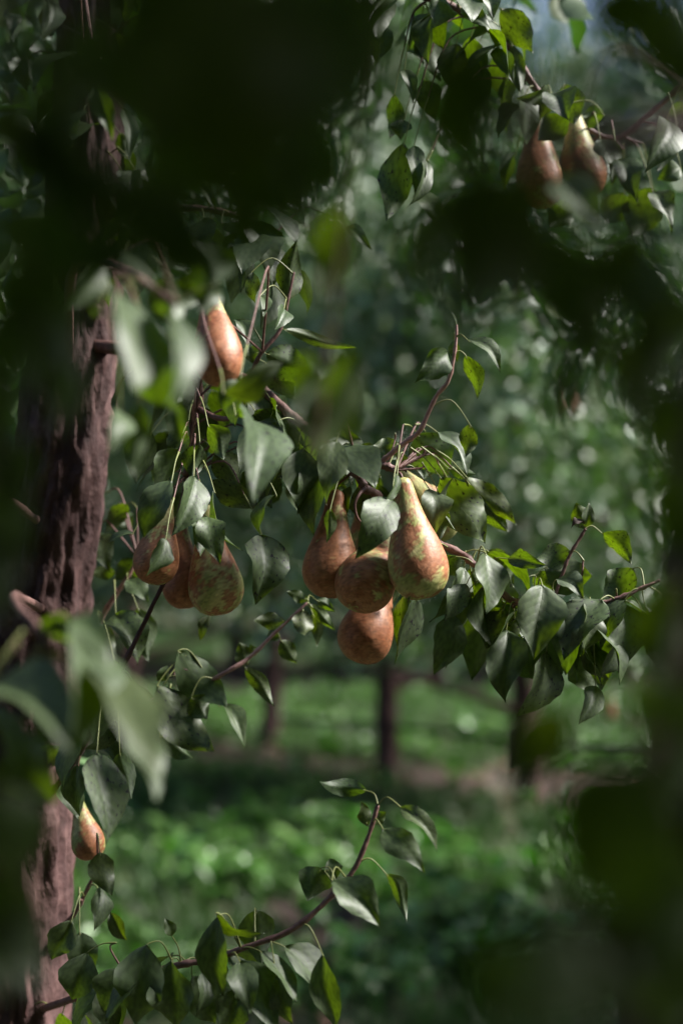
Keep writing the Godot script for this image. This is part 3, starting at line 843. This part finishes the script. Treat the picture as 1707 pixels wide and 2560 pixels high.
	leaves(b8, [
		[290, 1535, 345, 1662, 96, 1.70, 0.04, 8, 0.08, 1], [345, 1520, 372, 1655, 64, 1.74, 0.0, 182, 0.08, 1], [245, 1560, 290, 1642, 54, 1.74, 0.0, 182, 0.08, 1], [320, 1450, 372, 1506, 56, 1.74, 0.03, 0, 0.1, 1],
		[320, 1260, 262, 1332, 48, 1.78, 0.0, 180, 0.1, 2], [225, 1330, 278, 1432, 62, 1.80, 0.03, 10, 0.1, 1], [288, 1430, 220, 1432, 34, 1.78, 0.0, 185, 0.1, 2], [345, 1400, 288, 1452, 54, 1.76, 0.0, 180, 0.1, 2], [240, 1250, 210, 1330, 50, 1.85, 0, 10, 0.1, 1],
		[220, 1580, 205, 1640, 40, 1.76, 0.0, 180, 0.1, 2], [285, 1650, 300, 1720, 60, 1.72, 0.0, 30, 0.1, 0], [390, 1330, 360, 1290, 40, 1.8, 0.0, 180, 0.1, 2], [290, 1280, 330, 1340, 50, 1.85, 0.03, 0, 0.1, 1],
	])
	var b9 := branch(t, [[110, 1830, 1.74], [240, 1790, 1.68], [380, 1752, 1.56], [480, 1722, 1.5], [556, 1686, 1.44], [626, 1642, 1.44], [690, 1580, 1.44], [768, 1507, 1.44]], [4.0, 3.2, 2.6, 2.2, 2.0, 1.7, 1.3], "shoot", "shoot", 0.25)
	leaves(b9, [
		[446, 1626, 568, 1768, 94, 1.45, 0.02, 172, 0.12, 1], [395, 1710, 538, 1880, 100, 1.44, 0.02, 160, 0.14, 1], [387, 1755, 444, 1852, 34, 1.45, 0.0, 190, 0.08, 2], [400, 1835, 485, 1895, 58, 1.46, 0.0, 170, 0.1, 0],
		[546, 1760, 612, 1872, 52, 1.45, 0.03, -12, 0.12, 1], [480, 1740, 520, 1800, 60, 1.44, 0.0, 180, 0.1, 1], [395, 1700, 422, 1660, 30, 1.45, 0.0, 10, 0.1, 1], [713, 1552, 634, 1550, 42, 1.44, 0.0, 188, 0.32, 2], [757, 1520, 762, 1590, 50, 1.44, 0.02, 170, 0.06, 2], [775, 1512, 838, 1578, 34, 1.44, 0.0, 188, 0.25, 2],
		[782, 1535, 792, 1618, 32, 1.44, 0.0, 188, 0.25, 2], [790, 1500, 840, 1530, 30, 1.46, 0.0, 188, 0.2, 1], [695, 1580, 666, 1600, 34, 1.44, 0.0, 185, 0.1, 2], [702, 1600, 742, 1660, 44, 1.44, 0.0, 182, 0.1, 2], [618, 1662, 598, 1606, 52, 1.44, 0.0, 182, 0.1, 2], [612, 1668, 686, 1766, 40, 1.44, 0.0, 186, 0.1, 2], [640, 1640, 625, 1610, 24, 1.45, 0, 185, 0.1, 2],
		[770, 1500, 715, 1478, 30, 1.44, 0, 185, 0.2, 2],
	])
	var b10 := branch(t, [[60, 2540, 1.76], [200, 2490, 1.64], [414, 2421, 1.52], [520, 2400, 1.5], [604, 2372, 1.48], [730, 2323, 1.47], [833, 2236, 1.47], [887, 2170, 1.47], [925, 2078, 1.47], [944, 2013, 1.47]], [5, 4.2, 3.6, 3.0, 2.8, 2.6, 2.4, 1.8], "twig", "branch", 0.25)
	leaves(b10, [
		[830, 2200, 950, 2318, 94, 1.43, 0.03, 0, 0.12, 1], [803, 2170, 768, 2252, 82, 1.49, 0.0, 180, 0.1, 1], [812, 2178, 858, 2165, 44, 1.49, 0.0, 180, 0.1, 1], [964, 2184, 1017, 2306, 42, 1.47, 0.0, 200, 0.2, 1],
		[957, 2072, 1061, 2183, 62, 1.45, 0.03, 18, 0.18, 1], [1001, 2018, 1093, 2130, 52, 1.45, 0.03, 0, 0.24, 1], [917, 1977, 797, 1952, 44, 1.48, 0.0, 188, 0.28, 3], [918, 2065, 904, 2004, 32, 1.48, 0.0, 182, 0.05, 2], [933, 2060, 964, 2028, 32, 1.48, 0.0, 182, 0.05, 2],
		[370, 2360, 340, 2565, 118, 1.50, 0.0, 8, 0.1, 0], [430, 2400, 445, 2570, 105, 1.50, 0.0, 20, 0.1, 0], [545, 2290, 560, 2492, 80, 1.46, 0.0, 28, 0.1, 0], [640, 2275, 655, 2418, 92, 1.52, 0.0, 180, 0.1, 0], [540, 2282, 662, 2332, 40, 1.46, 0.0, 55, 0.14, 0],
		[505, 2430, 490, 2546, 48, 1.48, 0.02, 0, 0.1, 1], [690, 2440, 732, 2560, 60, 1.46, 0.0, 15, 0.1, 0], [806, 2385, 840, 2570, 66, 1.46, 0.0, 10, 0.12, 0], [430, 2340, 413, 2294, 32, 1.5, 0.0, 10, 0.1, 1], [595, 2435, 632, 2532, 46, 1.5, 0.0, 0, 0.1, 0],
		[300, 2420, 260, 2530, 90, 1.52, 0.0, 20, 0.1, 0], [220, 2380, 180, 2500, 90, 1.56, 0.0, 0, 0.1, 0], [250, 2470, 290, 2590, 70, 1.55, 0.0, 0, 0.1, 0], [480, 2440, 540, 2560, 80, 1.5, 0.0, 0, 0.1, 0], [600, 2470, 560, 2580, 80, 1.5, 0, 0, 0.1, 0],
	])
	scatter(b10, 14, 0.05, 0.5, 0.07, 0)
	var b11 := branch(t, [[90, 2420, 1.74], [163, 2312, 1.70], [190, 2280, 1.68], [218, 2225, 1.67], [246, 2165, 1.66]], [4, 3.0, 2.6, 2.2, 1.4], "twig", "branch", 0.2)
	leaves(b11, [[255, 2215, 235, 2327, 54, 1.62, 0.03, 0, 0.08, 1], [275, 2280, 320, 2352, 44, 1.64, 0.0, 20, 0.1, 0], [250, 2130, 280, 2240, 70, 1.6, 0, 160, 0.1, 0], [180, 2300, 130, 2400, 80, 1.62, 0, 10, 0.1, 0], [200, 2330, 230, 2440, 80, 1.62, 0, 10, 0.1, 0]])
	# upper boughs
	var b13 := branch(t, [[235, -300, 1.85], [500, -150, 1.78], [900, -50, 1.70], [1100, 5, 1.68], [1250, 95, 1.69], [1350, 235, 1.72], [1410, 262, 1.73]], [11, 8, 6, 5, 4, 3.2, 2], "twig", "branch", 0.2)
	leaves(b13, [
		[1366, 225, 1288, 246, 50, 1.70, 0.03, 0, 0.08, 1], [1375, 235, 1422, 302, 80, 1.69, 0.03, 0, 0.08, 0], [1410, 210, 1437, 312, 64, 1.73, 0.0, 188, 0.15, 2], [1420, 290, 1343, 352, 62, 1.70, 0.0, 175, 0.1, 1], [1378, 235, 1348, 302, 36, 1.69, 0.0, 20, 0.08, 1],
		[1300, 262, 1245, 347, 54, 1.70, 0.0, 40, 0.1, 0], [1510, 290, 1452, 292, 54, 1.74, 0.0, 182, 0.12, 2], [985, 235, 973, 347, 46, 1.68, 0.0, 195, 0.1, 2], [1010, 175, 1032, 262, 34, 1.68, 0.02, 10, 0.1, 1], [1010, 358, 965, 552, 90, 1.66, 0.0, 188, 0.08, 1],
		[1035, 365, 1037, 500, 54, 1.66, 0.03, 10, 0.1, 1], [1065, 400, 1018, 518, 54, 1.65, 0.03, -10, 0.1, 1], [1040, 480, 1095, 562, 54, 1.66, 0.03, 0, 0.1, 1], [1100, -12, 1080, 72, 80, 1.64, 0.03, 0, 0.1, 1], [1150, 20, 1236, 82, 46, 1.64, 0.03, 0, 0.1, 1],
		[1250, 20, 1332, 132, 74, 1.67, 0.0, 188, 0.1, 1], [1235, 120, 1282, 212, 46, 1.66, 0.02, 10, 0.1, 1], [1278, 110, 1300, 232, 50, 1.68, 0.0, 182, 0.1, 1], [1200, -12, 1232, 52, 64, 1.65, 0.03, 0, 0.1, 1], [1050, 60, 1060, 160, 70, 1.7, 0, 180, 0.1, 0], [960, 60, 940, 160, 70, 1.7, 0, 20, 0.1, 0],
		[1140, 110, 1130, 230, 80, 1.68, 0, 20, 0.1, 0], [1190, 130, 1210, 260, 80, 1.7, 0, 160, 0.1, 0], [1060, 200, 1090, 300, 60, 1.68, 0, 10, 0.1, 1], [1010, 300, 1000, 350, 50, 1.68, 0, 10, 0.1, 1],
	])
	scatter(b13, 34, 0.05, 0.75, 0.075, 0)
	var b14 := branch(t, [[222, 640, 1.80], [228, 380, 1.78], [233, 150, 1.77], [236, -200, 1.77]], [5, 3.2, 2.8, 2.2], "shoot", "shoot", 0.15)
	leaves(b14, [
		[115, -5, 105, 108, 64, 1.76, 0.03, 0, 0.1, 1], [120, 10, 130, 95, 50, 1.78, 0.0, 182, 0.1, 2], [20, 30, 30, 95, 44, 1.78, 0.03, 0, 0.1, 1], [310, 270, 324, 408, 40, 1.74, 0.03, 10, 0.1, 1], [340, 430, 288, 562, 64, 1.74, 0.03, 20, 0.1, 1], [305, 430, 352, 512, 56, 1.74, 0.03, 0, 0.1, 1],
		[245, 215, 282, 352, 58, 1.30, 0.0, 10, 0.1, 0], [430, 110, 420, 205, 44, 1.7, 0.02, 0, 0.1, 0], [300, 330, 318, 400, 40, 1.76, 0, 182, 0.1, 2], [60, 150, 70, 230, 44, 1.8, 0, 20, 0.1, 1], [10, 210, 30, 270, 40, 1.8, 0.03, 0, 0.1, 1],
	])
	scatter(b14, 16, 0.0, 1.0, 0.075, 0)
	branch(t, [[186, 760, 1.78], [192, 420, 1.79], [200, 220, 1.80], [215, 0, 1.82]], [9, 7, 6, 4], "bark", "branch", 0.15)
	var b16 := branch(t, [[205, 620, 1.78], [330, 560, 1.72], [480, 520, 1.68], [640, 560, 1.66], [700, 640, 1.64]], [6, 5, 4, 3, 2], "twig", "branch", 0.2)
	leaves(b16, [[500, 470, 542, 527, 30, 1.64, 0.02, 0, 0.1, 1], [555, 560, 637, 642, 36, 1.64, 0.02, 0, 0.1, 1], [860, 570, 930, 625, 36, 1.7, 0.02, 0, 0.1, 1], [590, 610, 570, 700, 50, 1.62, 0.02, 0, 0.1, 1]])
	scatter(b16, 22, 0.05, 1.0, 0.072, 0)
	# boughs that reach towards the camera on the trunk's side
	var b17 := branch(t, [[170, 900, 1.70], [180, 700, 1.3], [230, 660, 1.12], [330, 690, 1.02], [440, 760, 1.0]], [6, 4, 3, 2.4, 1.6], "twig", "branch", 0.2)
	leaves(b17, [
		[300, 740, 335, 985, 175, 1.0, 0.10, -22, 0.06, 1], [235, 790, 300, 905, 110, 1.0, 0.07, -25, 0.1, 1], [400, 780, 412, 1030, 110, 1.0, 0.10, -20, 0.08, 1], [425, 840, 468, 1010, 50, 1.02, 0.08, -20, 0.1, 1], [350, 1000, 333, 1195, 66, 1.08, 0.0, 190, 0.06, 1], [300, 1030, 272, 1135, 66, 1.08, 0.04, 0, 0.1, 1],
		[270, 650, 152, 778, 66, 1.1, 0.03, 0, 0.06, 0], [325, 640, 388, 722, 64, 0.9, 0.03, 0, 0.08, 1], [420, 690, 440, 830, 110, 1.1, 0.0, 160, 0.1, 0], [500, 690, 470, 770, 80, 1.15, 0, 170, 0.1, 0], [380, 880, 440, 1030, 120, 1.1, 0.0, 20, 0.1, 0], [430, 1010, 470, 1110, 60, 1.15, 0, 10, 0.1, 0],
		[540, 720, 490, 600, 130, 1.0, 0, 170, 0.1, 0], [545, 690, 505, 785, 95, 1.1, 0.0, 165, 0.1, 1],
	])
	var b18 := branch(t, [[100, 1520, 1.70], [40, 1490, 1.3], [50, 1520, 1.1], [90, 1560, 1.0], [150, 1640, 0.98]], [6, 4, 3, 2.4, 1.6], "twig", "branch", 0.2)
	leaves(b18, [
		[92, 1572, 168, 1925, 170, 1.0, 0.14, -30, 0.08, 1], [170, 1670, 400, 1960, 190, 0.98, 0.14, -30, 0.10, 1], [-40, 1730, 190, 1895, 180, 0.96, 0.10, -15, 0.12, 1], [-50, 1770, 40, 1940, 130, 0.97, 0.08, -20, 0.08, 1], [110, 1740, 230, 1860, 140, 0.95, 0.0, 160, 0.1, 0], [60, 1830, 140, 2010, 170, 0.95, 0.0, 30, 0.1, 0],
		[130, 1590, 290, 1690, 110, 1.0, 0.08, -15, 0.1, 1], [330, 1830, 390, 2010, 110, 1.0, 0.06, -15, 0.1, 1],
	])
	var b19 := branch(t, [[60, 2300, 1.70], [-60, 2200, 1.0], [-40, 2100, 0.66], [0, 1985, 0.58]], [5, 4, 3, 1.6], "twig", "branch", 0.2)
	leaves(b19, [[0, 1960, 50, 2230, 190, 0.58, 0.0, 170, 0.1, 0], [-20, 2180, 30, 2500, 200, 0.58, 0.0, 170, 0.1, 0], [60, 2220, 100, 2500, 150, 0.58, 0.0, 165, 0.1, 0]])
	var b20 := branch(t, [[90, 1300, 1.70], [-90, 1150, 1.1], [-70, 1020, 0.75], [-30, 900, 0.6], [20, 740, 0.55], [90, 640, 0.53]], [5, 4, 3, 2.4, 2, 1.6], "twig", "branch", 0.2)
	leaves(b20, [[-30, 940, 25, 1230, 110, 0.58, 0, 185, 0.1, 1], [-10, 1180, 40, 1480, 150, 0.58, 0.0, 175, 0.1, 0], [20, 1060, 60, 1290, 120, 0.58, 0, 170, 0.1, 0], [-40, 1300, 10, 1560, 140, 0.58, 0, 170, 0.1, 0], [110, 670, 165, 960, 190, 0.54, 0.0, 165, 0.1, 0], [20, 740, 60, 1020, 190, 0.54, 0.0, 170, 0.1, 0], [190, 860, 150, 1090, 130, 0.56, 0, 165, 0.1, 0], [60, 620, 100, 820, 170, 0.54, 0, 165, 0.1, 0]])
	# the rest of the crown, above and behind
	var cs := []
	for k in 70:
		cs.append(Vector3(rng.randf_range(-1.15, 0.25), rng.randf_range(1.75, 3.4), rng.randf_range(-2.9, -1.75)) - base)
	for k in 26:
		cs.append(Vector3(rng.randf_range(-1.1, -0.45), rng.randf_range(0.9, 1.8), rng.randf_range(-2.6, -1.9)) - base)
	multi(crown_multimesh(cs, 42, Vector3(0.10, 0.11, 0.10), far_leaf(0.075, M.crown), 1, base), "crown", t).set_meta("kind", "stuff")

func make_tree_b() -> void:
	rng.seed = 1104
	var base := Vector3(0.165, 0, -0.68)
	var t := thing("pear_tree", base, "pear tree in deep shade with dark leaning stem close beside the viewer", "tree", "pear trees of the near row")
	trunk(t, [base + Vector3(0, -0.08, 0), base + Vector3(0.0, 0.4, 0.0), at(1760, 2560, 0.68), at(1800, 2000, 0.68), at(1850, 1500, 0.68), at(1895, 1000, 0.68), at(1990, 600, 0.68), Vector3(0.29, 2.1, -0.66), Vector3(0.36, 2.7, -0.60), Vector3(0.40, 3.3, -0.55)], [0.056, 0.046, 0.040, 0.039, 0.038, 0.037, 0.035, 0.03, 0.02, 0.008], "bark", 0.005)
	var f1 := branch(t, [[2050, 200, 0.68], [1700, -250, 0.62], [1300, -240, 0.5], [800, -200, 0.40], [300, -140, 0.44], [-150, 60, 0.52]], [8, 6, 5, 4, 3, 2], "bark", "branch", 0.2)
	leaves_within(f1, 0.5, [
		[500, -150, 700, 490, 430, 0.34, 0.0, 160, 0.08, 0], [860, -120, 640, 440, 420, 0.36, 0.0, 190, 0.08, 0], [380, -120, 480, 350, 320, 0.42, 0.0, 170, 0.08, 0], [700, -100, 830, 330, 330, 0.40, 0.0, 165, 0.1, 0], [-40, 110, 238, 235, 120, 0.45, 0.0, 188, 0.1, 1], [-70, 540, 325, 695, 185, 0.50, 0.0, 186, 0.1, 1],
		[320, 480, 570, 690, 220, 0.58, 0.0, 10, 0.08, 0], [1650, -80, 1625, 235, 210, 0.45, 0.0, 20, 0.1, 0], [560, 300, 700, 560, 200, 0.55, 0.0, 170, 0.1, 0], [230, 380, 330, 560, 200, 0.6, 0.0, 165, 0.1, 0], [700, 380, 800, 610, 150, 0.6, 0.0, 180, 0.1, 0], [60, 300, 160, 480, 190, 0.55, 0, 170, 0.1, 0], [250, 20, 200, 330, 170, 0.6, 0, 165, 0.1, 0], [930, -60, 900, 260, 170, 0.5, 0, 170, 0.1, 0],
		[600, 120, 760, 470, 300, 0.40, 0.0, 165, 0.08, 0], [420, 240, 560, 520, 240, 0.5, 0.0, 170, 0.08, 0], [300, 60, 400, 360, 220, 0.55, 0.0, 168, 0.08, 0], [160, 330, 220, 560, 190, 0.6, 0.0, 168, 0.1, 0], [20, 230, 60, 430, 170, 0.6, 0.0, 172, 0.1, 0], [130, 220, 170, 380, 130, 0.65, 0.0, 168, 0.1, 0],
		[420, 560, 520, 720, 170, 0.65, 0.0, 168, 0.1, 0], [60, 640, 140, 800, 170, 0.62, 0.0, 170, 0.1, 0], [560, 500, 660, 640, 150, 0.65, 0.0, 172, 0.1, 0], [250, 560, 330, 700, 150, 0.65, 0, 170, 0.1, 0], [800, 300, 850, 520, 150, 0.55, 0, 170, 0.1, 0], [1570, -60, 1520, 120, 150, 0.55, 0, 170, 0.1, 0], [1720, 0, 1700, 260, 180, 0.5, 0, 170, 0.1, 0],
	])
	var f2 := branch(t, [[1990, 600, 0.68], [1800, 330, 0.66], [1560, 330, 0.55], [1400, 380, 0.5], [1200, 200, 0.5], [1120, 110, 0.5]], [7, 5, 4, 3, 2.4, 1.6], "bark", "branch", 0.2)
	leaves_within(f2, 0.5, [
		[1130, 130, 1220, 480, 215, 0.5, 0.0, 12, 0.08, 0], [1340, 400, 1150, 830, 270, 0.42, 0.0, 170, 0.08, 0], [1220, 400, 1180, 720, 240, 0.45, 0.0, 20, 0.1, 0], [1400, 560, 1385, 860, 185, 0.48, 0.0, 184, 0.08, 1], [1450, 840, 1410, 1110, 120, 0.55, 0.0, 30, 0.1, 0], [1560, 560, 1590, 830, 160, 0.5, 0.0, 170, 0.1, 0],
		[1580, 715, 1770, 770, 100, 0.5, 0.05, 0, 0.06, 1], [1400, 445, 1500, 575, 105, 0.9, 0.04, 0, 0.08, 1], [1270, 430, 1330, 760, 230, 0.44, 0.0, 160, 0.1, 0], [1480, 600, 1500, 900, 170, 0.52, 0, 165, 0.1, 0], [1080, 480, 1060, 760, 130, 0.5, 0, 160, 0.1, 0], [1620, 800, 1560, 1080, 150, 0.56, 0, 165, 0.1, 0], [1690, 950, 1640, 1200, 150, 0.56, 0, 20, 0.1, 0], [1700, 700, 1660, 960, 200, 0.5, 0, 165, 0.1, 0], [1720, 1150, 1670, 1420, 190, 0.52, 0, 170, 0.1, 0], [1500, 780, 1450, 950, 120, 0.5, 0, 165, 0.1, 0],
	])
	var f5 := branch(t, [[900, -200, 0.42], [960, 100, 0.58], [905, 350, 0.66], [860, 520, 0.76], [830, 800, 0.78], [792, 1120, 0.78]], [1.6, 1.3, 1.1, 0.9, 0.7], "twig", "shoot", 0.1)
	leaves(f5, [[790, 1150, 878, 870, 165, 0.78, 0.0, 188, 0.06, 2], [850, 515, 792, 765, 120, 0.78, 0.0, 186, 0.08, 2], [770, 880, 740, 1050, 70, 0.8, 0, 182, 0.05, 1]])
	var f6 := branch(t, [[1800, 2000, 0.68], [1740, 1860, 0.66], [1640, 1850, 0.5], [1500, 2150, 0.43], [1400, 2320, 0.41]], [6, 4, 3, 2, 1.4], "bark", "branch", 0.2)
	leaves(f6, [
		[1640, 1890, 1420, 2270, 310, 0.40, 0.0, 12, 0.08, 0], [1430, 2310, 1285, 2620, 270, 0.40, 0.02, 0, 0.06, 0], [1410, 1770, 1265, 1965, 130, 0.60, 0.0, 180, 0.1, 0], [1640, 1670, 1620, 1860, 130, 0.6, 0.0, 184, 0.1, 1], [1700, 2100, 1600, 2500, 320, 0.42, 0.0, 170, 0.1, 0], [1560, 2280, 1500, 2600, 240, 0.42, 0, 165, 0.1, 0], [1680, 1450, 1640, 1720, 160, 0.6, 0, 160, 0.1, 0], [1720, 1700, 1690, 2050, 220, 0.5, 0, 168, 0.1, 0], [1330, 2380, 1210, 2620, 210, 0.45, 0.0, 165, 0.1, 0], [1720, 2350, 1660, 2650, 240, 0.48, 0, 168, 0.1, 0],
	])
	# bough with the two pears and their leaves, reaching back past the viewer's side
	var f12 := branch(t, [[2100, 100, 0.9], [1900, 60, 1.3], [1800, 120, 1.65], [1707, 207, 1.74], [1626, 283, 1.76], [1545, 345, 1.78], [1480, 330, 1.78], [1420, 285, 1.77], [1345, 262, 1.76]], [7, 6, 5, 4, 3.4, 3, 2.6, 2, 1.6], "twig", "branch", 0.2)
	leaves(f12, [
		[1665, 300, 1610, 432, 100, 1.66, 0.04, 0, 0.1, 0], [1690, 310, 1640, 430, 50, 1.7, 0, 182, 0.1, 1], [1500, 350, 1530, 462, 70, 1.70, 0.03, 0, 0.1, 1], [1540, 400, 1592, 507, 70, 1.68, 0.04, 0, 0.1, 1], [1630, 480, 1677, 583, 56, 1.75, 0.04, 0, 0.1, 1], [1630, 470, 1578, 592, 104, 1.80, 0.0, 182, 0.1, 2],
		[1700, 250, 1680, 320, 40, 1.78, 0, 182, 0.1, 2], [1560, 480, 1510, 560, 80, 1.8, 0, 180, 0.1, 1], [1290, 380, 1260, 480, 46, 1.8, 0, 30, 0.1, 1], [1700, 420, 1640, 450, 50, 1.75, 0, 10, 0.1, 0], [1420, 500, 1370, 570, 70, 1.8, 0, 180, 0.1, 1],
	])
	# unseen crown overhead, added and thickened to shade leaves near the lens
	var cs := []
	for k in 360:
		cs.append(Vector3(rng.randf_range(-0.75, 1.25), rng.randf_range(1.8, 3.2), rng.randf_range(-0.72, 0.65)) - base)
	multi(crown_multimesh(cs, 42, Vector3(0.12, 0.11, 0.12), far_leaf(0.075, M.crown), 2, base), "crown", t).set_meta("kind", "stuff")

func make_pears() -> void:
	var c := "pears in the cluster on the sunlit bough"
	# main cluster
	pear(at(997, 1196, 1.535), at(1062, 1500, 1.525), 148.0 / FPX * 1.53, [at(975, 1168, 1.57), at(984, 1176, 1.555)], 0.26, 1.0, -0.02, "long-necked pear with green-streaked neck, foremost in the cluster", c)
	pear(at(846, 1225, 1.60), at(818, 1497, 1.585), 136.0 / FPX * 1.59, [at(886, 1176, 1.58), at(862, 1196, 1.59)], -0.30, 2.3, 0.02, "plain russet brown pear hanging at the trunk side of the cluster", c)
	pear(at(912, 1252, 1.67), at(900, 1485, 1.665), 120.0 / FPX * 1.67, [at(928, 1228, 1.59), at(922, 1240, 1.64)], -0.05, 3.1, 0.0, "russet pear behind the cluster, only its neck showing between two others", c)
	pear(at(985, 1315, 1.615), at(884, 1510, 1.54), 152.0 / FPX * 1.56, [at(912, 1221, 1.575), at(898, 1236, 1.56), at(887, 1263, 1.555), at(897, 1300, 1.56), at(935, 1326, 1.585)], 0.28, 4.4, 0.0, "squat-looking olive and russet pear under the pale leaf, tilted calyx outward", c)
	pear(at(968, 1418, 1.66), at(894, 1655, 1.62), 140.0 / FPX * 1.63, [at(965, 1262, 1.60), at(975, 1330, 1.66)], -0.62, 5.2, 0.0, "lowest orange-brown pear of the cluster, hanging beneath the others", c)
	pear(at(1006, 1170, 1.60), at(1118, 1330, 1.68), 122.0 / FPX * 1.65, [at(972, 1168, 1.57), at(984, 1166, 1.585)], 0.55, 6.7, 0.06, "greenest pear, its pale neck rising behind the foremost pear", c, "stalk_green")
	# cluster near the trunk
	var l := "pears hanging near the reddish trunk"
	pear(at(512, 1262, 1.62), at(548, 1540, 1.605), 134.0 / FPX * 1.61, [at(466, 1186, 1.655), at(490, 1215, 1.64)], 0.2, 7.9, 0.0, "rosy green pear with shiny cheek, half under a drooping leaf near trunk", l)
	pear(at(448, 1290, 1.655), at(464, 1524, 1.645), 104.0 / FPX * 1.65, [at(468, 1188, 1.655), at(456, 1240, 1.656)], -0.3, 8.3, 0.0, "shadowed dark pear squeezed between two lighter pears near trunk", l)
	pear(at(418, 1245, 1.60), at(382, 1462, 1.58), 116.0 / FPX * 1.59, [at(464, 1190, 1.655), at(440, 1215, 1.63)], 0.0, 9.6, 0.0, "reddish pear mostly covered by a green leaf near trunk", l)
	pear(at(520, 700, 1.44), at(556, 962, 1.40), 122.0 / FPX * 1.42, [at(560, 918, 1.655), at(545, 760, 1.55), at(528, 690, 1.47)], -0.35, 10.1, 0.0, "smooth pinkish brown pear above the large pale leaf", l)
	pear(at(192, 1990, 1.68), at(232, 2150, 1.67), 84.0 / FPX * 1.68, [at(200, 1880, 1.68), at(190, 1940, 1.68)], 0.05, 11.5, 0.0, "small orange and yellow pear low down beside the trunk", l)
	# pair at the upper side
	var r := "pair of pears on the upper bough"
	pear(at(1336, 275, 1.77), at(1354, 520, 1.75), 118.0 / FPX * 1.76, [at(1352, 262, 1.765), at(1342, 266, 1.768)], 0.12, 12.2, 0.0, "pear with green-flecked cheek, the slimmer of the upper pair", r)
	pear(at(1432, 282, 1.78), at(1462, 495, 1.77), 122.0 / FPX * 1.77, [at(1420, 285, 1.77), at(1426, 282, 1.775)], 0.25, 13.4, 0.0, "pale-necked pear of the upper pair, between two grey-green leaves", r)
	# far ones, orange spots among the leaves of the row beyond
	var f := "pears on the trees of the far row"
	for a in [[1240, 1105, 7.0], [1525, 1745, 6.6], [1140, 1225, 7.4], [1420, 980, 7.2]]:
		pear(at(a[0], a[1], a[2]), at(a[0] + 2, a[1] + 52, a[2]), 0.062, [at(a[0] - 4, a[1] - 30, a[2] + 0.05), at(a[0], a[1] - 14, a[2])], -0.4, a[0] * 0.01, 0.0, "orange-brown pear hanging in the foliage of the far row", f)
